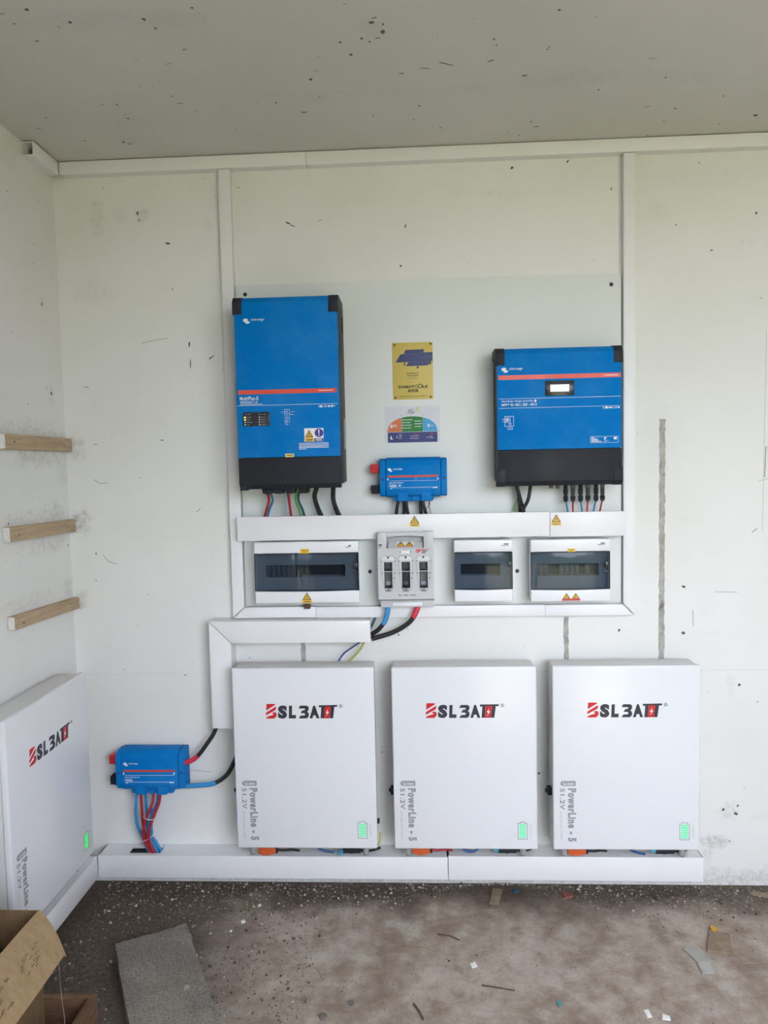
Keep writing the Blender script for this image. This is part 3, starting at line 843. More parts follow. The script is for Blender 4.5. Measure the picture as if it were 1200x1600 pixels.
# ------------------------------------------------------------------ breaker boxes
def tinted_mat():
    t = NT('smoked_plastic_door')
    n = t.t.nodes
    tr = t.n('ShaderNodeBsdfTransparent'); tr.inputs[0].default_value = (.36, .41, .47, 1)
    gl = t.n('ShaderNodeBsdfGlossy'); gl.inputs['Color'].default_value = (.95, .97, 1, 1)
    co = t.co()
    t.put(gl.inputs['Roughness'], t.ramp(t.noise(co, 20, 3), .3, .7, .05, .12))
    bp = t.n('ShaderNodeBump'); bp.inputs['Strength'].default_value = .35; bp.inputs['Distance'].default_value = .002
    mp = t.n('ShaderNodeMapping'); mp.inputs['Scale'].default_value = (1, 1, .12)
    t.put(mp.inputs['Vector'], co)
    t.put(bp.inputs['Height'], t.noise(mp.outputs[0], 38, 3, .6))
    t.t.links.new(bp.outputs[0], gl.inputs['Normal'])
    fr = t.n('ShaderNodeFresnel'); fr.inputs['IOR'].default_value = 1.32
    fac = fr.outputs[0]
    mx = t.n('ShaderNodeMixShader')
    t.put(mx.inputs[0], fac); t.t.links.new(tr.outputs[0], mx.inputs[1]); t.t.links.new(gl.outputs[0], mx.inputs[2])
    t.t.links.new(mx.outputs[0], t.out.inputs['Surface'])
    MATS['smoked'] = t.m
    return t.m
SMOKE = tinted_mat()
BOXW = mat('breaker_box_white', (.80, .81, .85), .32, grain=.02, scale=5)
INNER = mat('inner_plate_grey', (.46, .48, .51), .5)
MODULE = mat('breaker_module', (.20, .21, .23), .45)
BLANK = mat('blank_module', (.05, .055, .06), .5)
GRNINK = mat('green_ink', (.05, .12, .06), .5)
br_me = G().box((-.0082, -.012, -.020), (.0082, 0, .020), .001).box((-.0050, -.018, -.007), (.0050, -.012, .007), .001).mesh('breaker')
def breaker_box(label, x0, x1, z0, z1, v0, v1, slot, mods, extra):
    w, h = x1 - x0, z1 - z0
    hw, d = w / 2, .078
    t = thing('breaker_box', label, 'breaker box', ((x0 + x1) / 2, BY, z0), group='smoked-door breaker boxes')
    dz0, dz1 = h * (1 - v1), h * (1 - v0)
    part('back_box', G().box((-hw + .006, -.006, .004), (hw - .006, -.0004, h - .004)).box((-hw + .006, -.045, .004), (-hw + .010, -.006, h - .004)).box((hw - .010, -.045, .004), (hw - .006, -.006, h - .004)).box((-hw + .006, -.045, .004), (hw - .006, -.006, .008)).box((-hw + .006, -.045, h - .008), (hw - .006, -.006, h - .004)), BOXW, t, 0)
    fr = part('front_frame', G().box((-hw, -d, dz1), (hw, -.045, h), .004, 3).box((-hw, -d, 0), (hw, -.045, dz0), .004, 3).box((-hw, -d + .010, dz0 - .004), (-hw + .004, -.045, dz1 + .004)).box((hw - .004, -d + .010, dz0 - .004), (hw, -.045, dz1 + .004)), BOXW, t)
    iz0, iz1 = dz0 + .008, dz1 - .008
    sx0, sx1 = -hw + w * slot[0], -hw + w * slot[1]
    sz0, sz1 = dz0 + (dz1 - dz0) * .34, dz0 + (dz1 - dz0) * .66
    part('inner_plate', G().box((-hw + .004, -.050, dz0 - .002), (hw - .004, -.046, sz0)).box((-hw + .004, -.050, sz1), (hw - .004, -.046, dz1 + .002)).box((-hw + .004, -.050, sz0), (sx0, -.046, sz1)).box((sx1, -.050, sz0), (hw - .004, -.046, sz1)), INNER, t, 0)
    part('din_rail', G().box((sx0 - .005, -.030, (sz0 + sz1) / 2 - .017), (sx1 + .005, -.026, (sz0 + sz1) / 2 + .017)), BLANK, t, 0)
    n = int((sx1 - sx0) / .0178)
    for k in range(n):
        if k in mods:
            o = link('breaker', br_me, MODULE, t)
            o.location = (sx0 + .009 + k * .0178, -.044, (sz0 + sz1) / 2)
    # bowed smoked door
    bm = bmesh.new()
    N = 16
    fr_, bk_ = [], []
    for k in range(N + 1):
        u = k / N
        x = -hw + .0012 + (w - .0024) * u
        bow = .006 * (1 - (2 * u - 1) ** 2)
        row = [bm.verts.new((x, yy, zz)) for yy, zz in ((-d + .002 - bow * .4, dz1 - .0012), (-d - bow, (dz0 + dz1) / 2 + .01), (-d + .002 - bow * .4, dz0 + .0012 - .004 * (1 - (2*u-1)**2)), (-d + .006, dz0 + .0012), (-d + .006, dz1 - .0012))]
        fr_.append(row)
    for A, B in zip(fr_, fr_[1:]):
        for j in (0, 1):
            bm.faces.new((A[j], B[j], B[j+1], A[j+1]))
    bmesh.ops.recalc_face_normals(bm, faces=bm.faces)
    g = G(); g.bm.free(); g.bm = bm
    dr = part('smoked_door', g, SMOKE, t, 60)
    part('door_rim', G().box((-hw + .001, -d - .001, dz1 - .0025), (hw - .001, -d + .006, dz1 - .0006)).box((-hw + .001, -d + .001, dz0 + .0006), (hw - .001, -d + .006, dz0 + .0022)).box((-hw + .001, -d, dz0 + .001), (-hw + .0028, -d + .006, dz1 - .001)).box((hw - .0028, -d, dz0 + .001), (hw - .001, -d + .006, dz1 - .001)), BLACK, dr, 0)
    part('door_catch', G().box((hw - .018, -d - .003, (dz0 + dz1) / 2 + .012), (hw - .006, -d + .004, (dz0 + dz1) / 2 + .030), .002).box((hw - .018, -d - .001, (dz0 + dz1) / 2 - .006), (hw - .008, -d + .004, (dz0 + dz1) / 2 - .001), .0005), mat('smoked_catch', (.03, .034, .04), .25), dr)
    fc = Face(t, -hw, hw, h, 0, -d)
    ml = .085 / .37 * .37 / w * .5
    fc.rect('maker_strip', .975 - ml * .62, .93, .060, .078, GRNINK, .0004, parent=fr)
    fc.rect('maker_strip', .975 - ml * .85, .925, .085, .098, GREYINK, .0004, parent=fr)
    extra(t, fc, fr, w, h)
    return t
def ex1(t, fc, fr, w, h):
    s = fc.rect('yellow_sticker', .445, .530, .115, .190, YELLOW, .0006, parent=fr); fc.rects('caption', [(.455, .52, .135, .142), (.475, .50, .160, .167)], INK, .0009, s)
    warn_triangle(fc, .497, .822, .09, .175, fr)
def ex3(t, fc, fr, w, h):
    s = fc.rect('yellow_sticker', .465, .560, .150, .208, YELLOW, .0006, parent=fr); fc.rects('caption', [(.475, .55, .165, .172), (.495, .53, .187, .194)], INK, .0009, s)
    p = fc.poly('warning_sticker', [[(.45, .86), (.502, .955), (.398, .955)], [(.565, .86), (.617, .955), (.513, .955)]], YELLOW, .0005, fr)
    fc.rect('red_caption', .392, .622, .957, .985, REDINK, .0005, parent=fr)
    for u in (.45, .565):
        fc.poly('triangle_border', [[(u, .863), (u + .048, .952), (u + .038, .948), (u, .880)], [(u, .863), (u, .880), (u - .038, .948), (u - .048, .952)], [(u - .048, .952), (u - .038, .942), (u + .038, .942), (u + .048, .952)]], INK, .0009, p)
        fc.poly('bolt', [[(u + .004, .893), (u - .010, .915), (u, .915), (u - .005, .935), (u + .010, .908), (u, .908)]], INK, .0010, p)
breaker_box('widest breaker box with smoked door, left of the fuse switch', .706, 1.078, 1.078, 1.296, .185, .800, (.10, .86), range(0, 7), ex1)
breaker_box('narrow breaker box with smoked door and no stickers', 1.412, 1.616, 1.076, 1.293, .195, .800, (.12, .80), (), lambda *a: None)
breaker_box('breaker box with two warning triangles at the right end of the row', 1.677, 1.951, 1.073, 1.291, .200, .805, (.11, .88), (0, 1, 4, 5, 6, 7, 9), ex3)
solo('terminal_stub', G().box((.872, -.046, 1.048), (.894, -.031, 1.064), .001).cyl((.878, -.046, 1.055), (.878, -.050, 1.055), .004, n=8).cyl((.888, -.046, 1.055), (.888, -.050, 1.055), .004, n=8), mat('brown_terminal', (.10, .045, .03), .5), 'small brown terminal stub under the widest breaker box', 'terminal')

# warning stickers on the wide trunking lids
for tr, x, z in ((bpy.data.objects['cable_trunking.007'], 1.276, 1.384), (bpy.data.objects['cable_trunking.008'], 1.770, 1.380)):
    lid = [c for c in tr.children if c.name.startswith('lid')][0]
    warn_triangle(Face(lid, x, x + .04, z, z - .04, -.0700), .0, .06, .86, .98, lid)

# ------------------------------------------------------------------ fuse switch
FG = mat('switch_grey', (.56, .57, .59), .42, grain=.03, scale=8)
FGD = mat('switch_grey_shadow_gap', (.36, .37, .38), .5)
fx0, fx1, fz0, fz1 = 1.146, 1.340, 1.056, 1.328
t = thing('fuse_switch', 'grey fuse switch disconnector with three fuse windows and carrying handle', 'fuse switch', ((fx0 + fx1) / 2, BY, fz0))
hw, h, d = (fx1 - fx0) / 2, fz1 - fz0, .098
fc = Face(t, -hw, hw, h, 0, -d)
Xf = lambda px: fc.X((px - 150) / 700)
Zf = lambda py: fc.Z((py - 175) / 955)
part('base_block', G().box((-hw + .005, -.060, .0), (hw + .002, -.0005, Zf(1025)), .003), FG, t)
part('rear_body', G().box((-hw + .004, -.052, Zf(1022)), (hw - .004, -.0005, Zf(285)), .002), FG, t)
win = [(228 + k * 222, 330 + k * 222) for k in range(3)]
# door with three openings
gd = G()
zt, zb, wz1, wz0 = Zf(375), Zf(1005), Zf(545), Zf(870)
gd.box((-hw, -d, wz1), (hw, -.052, zt)).box((-hw, -d, zb), (hw, -.052, wz0))
xs = -hw
for a, b in win:
    gd.box((xs, -d, wz0), (Xf(a), -.052, wz1)); xs = Xf(b)
gd.box((xs, -d, wz0), (hw, -.052, wz1))
door = part('fuse_door', gd, FG, t, 0)
part('door_foot', G().prism_x([(-d, zb), (-.052, zb), (-.052, zb - .010), (-.070, zb - .010)], -hw, hw), FGD, t, 0)
FUSE = mat('fuse_body', (.40, .37, .32), .5, grain=.2, scale=60)
CLEAR = NT('clear_window'); 
_tr = CLEAR.n('ShaderNodeBsdfTransparent'); _tr.inputs[0].default_value = (.80, .82, .84, 1)
_gl = CLEAR.n('ShaderNodeBsdfGlossy'); _gl.inputs['Roughness'].default_value = .08
_fr = CLEAR.n('ShaderNodeFresnel'); _mx = CLEAR.n('ShaderNodeMixShader')
CLEAR.put(_mx.inputs[0], _fr.outputs[0]); CLEAR.put(_mx.inputs[1], _tr.outputs[0]); CLEAR.put(_mx.inputs[2], _gl.outputs[0]); CLEAR.put(CLEAR.out.inputs['Surface'], _mx.outputs[0])
for k, (a, b) in enumerate(win):
    c = (a + b) / 2
    o1 = [(c - 95, 500), (c - 70, 470), (c + 65, 470), (c + 90, 500), (c + 88, 700), (c + 60, 880), (c + 25, 908), (c - 25, 908), (c - 55, 880), (c - 82, 700)]
    P_ = [(Xf(x), Zf(y)) for x, y in o1]
    g = G()
    for p, q in zip(P_, P_[1:] + P_[:1]):
        v = Vector((q[0] - p[0], 0, q[1] - p[1])); n = Vector((-v.z, 0, v.x)).normalized() * .0006
        r = [(p[0] + n.x, p[1] + n.z), (q[0] + n.x, q[1] + n.z), (q[0] - n.x, q[1] - n.z), (p[0] - n.x, p[1] - n.z)]
        g.prism(r, -d - .0018, -d)
    part('window_outline', g, FGD, door, 0)
    part('cap_plate', G().prism([(Xf(c - 92), Zf(525)), (Xf(c - 68), Zf(474)), (Xf(c + 62), Zf(474)), (Xf(c + 88), Zf(525))], -d - .0012, -d, .0004), mat('switch_pale', (.70, .71, .74), .4), door)
    part('fuse_body', G().box((Xf(a) + .0012, -.078, Zf(850)), (Xf(b) - .0012, -.053, Zf(665)), .001), FUSE if k != 1 else mat('fuse_dark', (.09, .09, .10), .4), t)
    part('fuse_clip', G().box((Xf(a) + .003, -.070, Zf(655)), (Xf(a) + .008, -.053, Zf(550))).box((Xf(b) - .008, -.070, Zf(655)), (Xf(b) - .003, -.053, Zf(550))).box((Xf(c - 20), -.066, Zf(650)), (Xf(c + 20), -.053, Zf(560))), STEEL, t, 0)
    part('clip_backing', G().box((Xf(a), -.0535, Zf(868)), (Xf(b), -.0525, Zf(547))), BLACK, t, 0)
    part('fuse_label', G().box((Xf(c - 30), -.0785, Zf(835)), (Xf(c + 28), -.078, Zf(795))), WHITE if k != 1 else GREYINK, t, 0)
    part('clear_pane', G().box((Xf(a) + .0004, -d + .003, Zf(868)), (Xf(b) - .0004, -d + .002, Zf(547))), CLEAR.m, door, 0)
    part('window_bar', G().box((Xf(a), -d - .0006, Zf(664)), (Xf(b), -d + .002, Zf(656))), FG, door, 0)
    part('latch', G().prism([(Xf(c - 45), Zf(885)), (Xf(c + 42), Zf(885)), (Xf(c + 25), Zf(905)), (Xf(c - 25), Zf(905))], -d - .004, -d, .0008), STEEL, door)
    for px, py, rr in ((c, 488, .0040), (c - 88, 535, .0022), (c + 88, 533, .0022), (c - 78, 683, .0022), (c + 78, 682, .0022), (c + 70, 743, .0022), (c + 2, 878, .0028)):
        part('test_hole', G().cyl((Xf(px), -d + .001, Zf(py)), (Xf(px), -d - .0015, Zf(py)), rr, n=8), mat('hole_ring', (.05, .05, .06), .5), door, 0)
# handle: two posts and a gripped bar over a recess
hd = part('handle_post', G().box((Xf(150), -d - .004, Zf(376)), (Xf(265), -.0715, Zf(178)), .002), FG, t)
part('handle_post', G().box((Xf(730), -d - .004, Zf(376)), (Xf(850), -.0715, Zf(175)), .002), FG, t)
top = [(Xf(265 + 465 * k / 30), Zf(183 - 5 * math.cos(k * 2 * math.pi / 6) - 4)) for k in range(31)]
bot = [(Xf(730 - 465 * k / 12), Zf(236 - 14 * math.sin(math.pi * k / 12))) for k in range(13)]
part('handle_bar', G().prism(top + bot, -d - .003, -d + .018), FG, t, 50)
part('handle_recess', G().prism([(Xf(265), Zf(245)), (Xf(730), Zf(245)), (Xf(722), Zf(376)), (Xf(275), Zf(376))], -d + .024, -.0715), FGD, t, 0)
part('recess_sill', G().prism_x([(-d, Zf(378)), (-d, Zf(372)), (-d + .03, Zf(290)), (-d + .03, Zf(378))], Xf(282), Xf(718)), FG, t, 0)
sk = math.atan2(.03, Zf(290) - Zf(372))
lb = part('warning_label', G().box((-.030, -.0006, -.013), (.030, 0, .013)), WHITE, t, 0)
lb.location = (Xf(497), -d + .0145, Zf(331)); lb.rotation_euler = (-sk, 0, 0)
fl_ = Face(lb, -.030, .030, .013, -.013, -.0006)
for u in (.25, .75):
    fl_.poly('yellow_triangle', [[(u, .05), (u + .23, .88), (u - .23, .88)]], YELLOW, .0005, lb)
    fl_.poly('triangle_border', [[(u, .05), (u + .23, .88), (u + .17, .82), (u, .22)], [(u, .05), (u, .22), (u - .17, .82), (u - .23, .88)]], INK, .0008, lb)
    fl_.poly('bolt', [[(u + .02, .32), (u - .05, .56), (u, .56), (u - .03, .74), (u + .05, .5), (u, .5)]], INK, .0008, lb)
fl_.rect('red_caption', .02, .98, .90, 1.0, REDINK, .0005, parent=lb)
ff = Face(t, -hw, hw, h, 0, -d)
Uf = lambda px: (px - 150) / 700
Vf = lambda py: (py - 175) / 955
ff.rect('name_tag', Uf(440), Uf(560), Vf(408), Vf(443), WHITE, .0012, .0004, door)
ff.rects('tag_clip', [(Uf(430), Uf(440), Vf(412), Vf(430)), (Uf(560), Uf(570), Vf(412), Vf(430))], INK, .001, door)
ff.poly('maker_logo', [[(Uf(630), Vf(393)), (Uf(805), Vf(391)), (Uf(803), Vf(399)), (Uf(690), Vf(402)), (Uf(665), Vf(434)), (Uf(630), Vf(432))]], REDINK, .0008, door)
ff.rects('maker_logo_stroke', [(Uf(638), Uf(660), Vf(405), Vf(408)), (Uf(638), Uf(656), Vf(414), Vf(417)), (Uf(638), Uf(652), Vf(423), Vf(426))], WHITE, .0012, door)
ff.rects('fine_print', [(Uf(702), Uf(770), Vf(409), Vf(420)), (Uf(702), Uf(752), Vf(428), Vf(438)), (Uf(466), Uf(530), Vf(951), Vf(958)), (Uf(550), Uf(625), Vf(951), Vf(958))], INK, .0007, door)
ff.poly('arrow_mark', [[(Uf(400), Vf(942)), (Uf(440), Vf(957)), (Uf(425), Vf(962)), (Uf(408), Vf(952))]], INK, .0007, door)
Face(t, -hw, hw, h, 0, -d - .004).rects('fine_print', [(Uf(160), Uf(178), Vf(322), Vf(332)), (Uf(180), Uf(202), Vf(322), Vf(345)), (Uf(168), Uf(178), Vf(352), Vf(362))], INK, .0006, hd)
part('name_tag', G().box((Xf(325), -.0615, Zf(1112)), (Xf(700), -.059, Zf(1070)), .0005), WHITE, t)

# ------------------------------------------------------------------ batteries
BATT = mat('battery_white_paint', (.78, .79, .83), .22, grain=.012, scale=3)
BATT2 = mat('battery_white_body', (.66, .65, .65), .40, grain=.04, scale=14)
LOGO = mat('logo_charcoal', (.030, .034, .045), .45)
LRED = mat('logo_red', (.62, .012, .02), .45)
POWER = mat('model_print_grey', (.30, .31, .33), .45)
LED_G = mat('green_led_bars', (.14, .72, .38), .4, emit=.14)
def battery(label, loc, rz, gap, led=None):
    t = thing('battery', label, 'battery', loc, rz, 'white wall batteries')
    d, W, H = .105, .5, .65
    part('body', G().box((-.246, -(d - .022), .004), (.246, 0, .646), .004), BATT2, t)
    cov = part('front_cover', G().box((-.25, -d, 0), (.25, -(d - .0215), .65), .006, 3), BATT, t)
    part('wall_bracket', G().box((-.20, 0, .42), (.20, gap, .50), .001).box((-.20, 0, .10), (.20, gap, .16), .001), STEEL, t)
    for x in (-.205, .205):
        f = part('foot', G().cyl((x, -.058, .006), (x, -.058, -.040), .0105, n=14), mat('grey_foot', (.34, .34, .35), .4), t)
        part('foot_tip', G().cyl((x, -.058, -.040), (x, -.058, -.046), .0105, .008, 14), mat('grey_foot_tip', (.22, .22, .23), .5), f)
    part('side_switch', G().box((-.262, -.062, .175), (-.2455, -.038, .203), .003).cyl((-.262, -.050, .189), (-.268, -.050, .189), .007, n=10), BLACK, t)
    part('side_plug', G().box((.2455, -.060, .068), (.256, -.046, .084), .002), BLACK, t)
    fc = Face(t, -.25, .25, .65, 0, -d)
    # logo, drawn in a 482 x 97 frame
    f = lambda px, py: (.235 + px / 482 * .505, .195 + py / 97 * .080)
    pol = lambda L: [f(*q) for q in L]
    s = .97
    fc.poly('logo_initial', [pol([(6, 0), (58, 0), (66, 5), (4, 42), (3, 40)]), pol([(1, 58), (69, 17), (71, 30), (64, 42), (52, 48), (0, 76)]), pol([(0, 92), (22, 80), (48, 74), (52, 66), (38, 64), (52, 55), (66, 56), (73, 64), (73, 78), (64, 91), (54, 97), (0, 97)])], LRED, .0006, cov)
    fc.text('S', *[f(80, 0)[0], f(145, 0)[0], f(0, 10)[1], f(0, 98)[1]], LOGO, .068, shear=.04, parent=cov)
    fc.text('L', *[f(154, 0)[0], f(206, 0)[0], f(0, 12)[1], f(0, 97)[1]], LOGO, .068, shear=.08, parent=cov)
    fc.poly('logo_letter', [pol([(232, 12), (276, 12), (287, 18), (290, 30), (288, 42), (278, 52), (288, 61), (290, 74), (286, 88), (274, 97), (221, 97), (234, 78), (260, 78), (265, 72), (264, 66), (258, 62), (234, 62), (246, 43), (258, 43), (264, 39), (265, 34), (260, 31), (221, 31)])], LOGO, .0006, cov)
    fc.text('A', *[f(294, 0)[0], f(360, 0)[0], f(0, 12)[1], f(0, 97)[1]], LOGO, .068, parent=cov)
    fc.poly('logo_letter', [pol([(358, 10), (482, 8), (480, 21), (358, 23)]), pol([(374, 23), (396, 23), (390, 97), (368, 97)]), pol([(438, 22), (462, 22), (452, 97), (428, 97)])], LOGO, .0006, cov)
    fc.poly('logo_cell', [pol([(397, 24), (404, 18), (428, 18), (437, 24), (427, 97), (391, 97)])], LRED, .0008, cov)
    fc.poly('logo_bolt', [pol([(420, 34), (402, 60), (413, 60), (404, 84), (426, 54), (414, 54)])], WHITE, .0011, cov)
    cu, cv = f(505, 16)
    fc.poly('registered_mark', ringp(cu, cv, .0125, .0096, 12), GREYINK, .0006, cov)
    fc.text('R', cu - .0045, cu + .005, cv - .0045, cv + .0045, GREYINK, .02, parent=cov)
    # model lettering
    fc.text('PowerLine - 5', .100, .158, .660, .953, POWER, .056, down=True, parent=cov)
    fc.text('51.2V', .046, .080, .660, .778, POWER, .032, down=True, parent=cov)
    fc.text('SOLAR BATTERY', .046, .061, .788, .948, mat('pale_print_grey', (.48, .49, .51), .5), 0, down=True, parent=cov)
    bd = fc.poly('cell_badge', [[(.047, .634), (.054, .630), (.054, .624), (.064, .620), (.154, .620), (.154, .648), (.064, .648), (.054, .645), (.054, .639), (.047, .638)]], POWER, .0005, cov)
    fc.text('Li-ion', .070, .140, .6255, .6425, WHITE, .02, parent=bd, lift=.0009)
    # charge indicator
    a, b, c, e = .862, .930, .853, .942
    fc.rects('indicator_outline', [(a, a + .0035, c, e), (b - .0035, b, c, e), (a, b, e - .0027, e), (a, .879, c, c + .0027), (.913, b, c, c + .0027), (.879, .8825, .845, c + .002), (.9095, .913, .845, c + .002), (.879, .913, .845, .8477)], GREYINK, .0005, cov)
    for k in range(6):
        v = .859 + k * .0128
        fc.rect('charge_bar', .873, .919, v, v + .0098, led or LED_G, .0005, parent=cov)
    fc.rects('level_ticks', [(.945, .958, .862 + k * .0105, .8655 + k * .0105) for k in range(7)], mat('pale_print_grey', (1, 1, 1)), .0005, cov)
    return t
BG = -.042
battery('white battery on the back wall below the widest breaker box, left of three', (.876, BG, .21), 0, .0415)
battery('white battery in the middle of the three on the back wall', (1.436, BG, .21), 0, .0415)
battery('white battery at the right end of the three on the back wall', (1.990, BG, .21), 0, .0415)
battery('white battery on the left side wall in the corner', (.0125, -.425, .21), math.pi / 2, .012, mat('green_led_off_axis', (.01, .70, .10), .4, emit=.32))  # deeper LED green paints in how the bars look from this angle

# ------------------------------------------------------------------ cables
def cable(label, pts, r, m, sleeve=None, cut=.5, group=None, name='cable'):
    P_ = curve(pts)
    if not sleeve:
        return solo(name, G().tube(P_, r), m, label, 'cable', group, 60)
    t = thing(name, label, 'cable', tuple(P_[0]), 0, group)
    P_ = [p - P_[0] for p in P_]
    k = max(1, int(len(P_) * cut))
    part('sleeve', G().tube(P_[:k+1], r * 1.12), sleeve, t, 60)
    part('conductor', G().tube(P_[k:], r), m, t, 60)
    return t
inv_c = [
    ('red wire leaving the inverter at its far left gland', [(.757, -.125, 1.49), (.768, -.10, 1.453), (.751, -.06, 1.414), (.736, -.045, 1.375)], .0048, CAB_RED),
    ('blue wire beside the far left red wire under the inverter', [(.766, -.12, 1.49), (.779, -.09, 1.449), (.760, -.055, 1.413), (.745, -.036, 1.375)], .0042, CAB_BLUE),
    ('single red wire below the middle gland of the inverter', [(.838, -.12, 1.49), (.838, -.09, 1.436), (.836, -.045, 1.375)], .0046, CAB_RED),
    ('pale grey-blue wire beside the single red wire under the inverter', [(.830, -.12, 1.49), (.829, -.10, 1.437), (.826, -.055, 1.375)], .0036, CAB_GREY),
    ('green wire curving below the right gland of the inverter', [(.876, -.125, 1.49), (.862, -.10, 1.447), (.866, -.06, 1.411), (.872, -.045, 1.375)], .0040, CAB_GREEN),
    ('teal wire crossing the green wire under the inverter', [(.880, -.11, 1.49), (.869, -.085, 1.447), (.876, -.05, 1.411), (.884, -.036, 1.375)], .0044, CAB_TEAL),
    ('thick black cable under the inverter, the left of two', [(.940, -.12, 1.487), (.929, -.10, 1.457), (.932, -.06, 1.417), (.948, -.045, 1.372)], .0085, CABLE),
    ('thick black cable at the right end under the inverter', [(.998, -.12, 1.487), (.994, -.10, 1.449), (.997, -.06, 1.414), (1.013, -.045, 1.372)], .0085, CABLE)]
for l, p, r, m in inv_c:
    cable(l, p, r, m, group='cables under the inverter')
lx = [('leftmost black cable under the upper distributor', [(1.221, -.06, 1.445), (1.215, -.055, 1.41), (1.210, -.045, 1.375)], .0062, CABLE),
      ('second black cable under the upper distributor', [(1.239, -.05, 1.445), (1.240, -.05, 1.41), (1.237, -.045, 1.375)], .0060, CABLE),
      ('third black cable under the upper distributor, slanting right', [(1.247, -.066, 1.445), (1.250, -.064, 1.404), (1.256, -.045, 1.375)], .0060, CABLE),
      ('black cable under the right outlet of the upper distributor', [(1.297, -.05, 1.445), (1.299, -.05, 1.403), (1.301, -.04, 1.373)], .0062, CABLE),
      ('rightmost black cable slanting under the upper distributor', [(1.303, -.066, 1.445), (1.312, -.064, 1.404), (1.322, -.045, 1.373)], .0060, CABLE),
      ('hair-thin black wire looping right of the distributor cables', [(1.332, -.06, 1.445), (1.329, -.055, 1.415), (1.318, -.05, 1.402), (1.318, -.045, 1.373)], .0012, CABLE),
      ('hair-thin red wire right of the distributor cables', [(1.333, -.05, 1.445), (1.328, -.05, 1.418), (1.331, -.05, 1.40), (1.336, -.045, 1.372)], .0012, CAB_RED)]
for l, p, r, m in lx:
    cable(l, p, r, m, group='cables under the upper distributor')
rs = [('thick black cable slanting right under the charge controller', [(1.628, -.07, 1.50), (1.642, -.066, 1.443), (1.650, -.045, 1.374)], .0062, CABLE),
      ('thick black cable bending left under the charge controller', [(1.684, -.07, 1.50), (1.673, -.082, 1.436), (1.658, -.070, 1.40), (1.650, -.058, 1.374)], .0062, CABLE),
      ('thin green wire left of the black cables under the charge controller', [(1.640, -.055, 1.50), (1.643, -.05, 1.45), (1.636, -.045, 1.415), (1.632, -.04, 1.374)], .0028, CAB_GREEN),
      ('thinner black wire right of the thick pair under the charge controller', [(1.634, -.045, 1.50), (1.655, -.045, 1.42), (1.668, -.04, 1.374)], .0042, CABLE)]
for l, p, r, m in rs:
    cable(l, p, r, m, group='cables under the charge controller')
ordn = ('first', 'second', 'third', 'fourth', 'fifth', 'sixth')
for k, (x, xb) in enumerate(((1.803, 1.816), (1.828, 1.831), (1.854, 1.865), (1.879, 1.879), (1.907, 1.900), (1.929, 1.922))):
    neg = k % 2 == 0
    t = thing('solar_lead', '%s plug-ended %s wire from the left under the charge controller' % (ordn[k], 'blue' if neg else 'red'), 'cable', (x, -.07, 1.41), 0, 'plug-ended solar leads')
    pg = part('connector', G().cyl((0, 0, .0735), (0, 0, .052 if neg else .046), .0066, n=10).cyl((0, 0, .056), (0, 0, .036), .0082 if neg else .0072, n=10).cyl((0, 0, .036), (0, 0, .016), .0060, .0084, 10).cyl((0, 0, .016), (0, 0, .010), .0084, .0050, 10), BLACK if neg else mat('charcoal_plug', (.05, .05, .055), .35), t)
    part('locking_nut', G().cyl((0, 0, .030), (0, 0, .018), .0088, n=6), BLACK, pg, 20)
    if not neg:
        part('metal_collar', G().cyl((0, 0, .072), (0, 0, .058), .0075, n=10), mat('grey_socket', (.16, .16, .17)), pg)
    part('wire', G().tube(curve([(0, 0, .014), ((xb - x) * .4, .008, -.006), ((xb - x), .016, -.040)]), .0030), CAB_BLUE if neg else CAB_RED, t, 60)
cable('black cable with blue sleeve under the fuse switch', [(1.176, -.052, 1.062), (1.174, -.060, 1.035), (1.163, -.060, 1.003), (1.141, -.055, .974), (1.1145, -.045, .953)], .0080, CABLE, SLV_BLUE, .58)
cable('black cable with red sleeve sweeping under the fuse switch', [(1.285, -.052, 1.062), (1.275, -.060, 1.035), (1.250, -.060, .998), (1.194, -.055, .963), (1.1145, -.060, .940)], .0088, CABLE, SLV_RED, .38)
cable('thin dark green wire dropping into the mitred trunking', [(1.128, -.014, 1.012), (1.122, -.014, .995), (1.112, -.018, .974), (1.100, -.025, .960)], .0042, CAB_TEAL)
cable('thin blue wire running down behind the left battery', [(1.083, -.04, .931), (1.042, -.038, .904), (1.010, -.036, .880), (.985, -.034, .845)], .0030, mat('deep_blue_insulation', (.02, .07, .30), .4))
cable('yellow-green earth wire running down behind the left battery', [(1.089, -.04, .931), (1.071, -.038, .896), (1.046, -.036, .868), (1.018, -.034, .840)], .0036, CAB_YG)
cable('black cable with red sleeve rising from the lower distributor', [(.405, -.06, .482), (.445, -.06, .495), (.471, -.055, .515), (.504, -.05, .558), (.526, -.045, .592), (.545, -.04, .640)], .0080, CABLE, SLV_RED, .36)
cable('black cable with blue sleeve leading right from the lower distributor', [(.405, -.06, .398), (.466, -.06, .401), (.522, -.055, .406), (.564, -.05, .430), (.589, -.045, .466), (.613, -.04, .52)], .0080, CABLE, SLV_BLUE, .42)
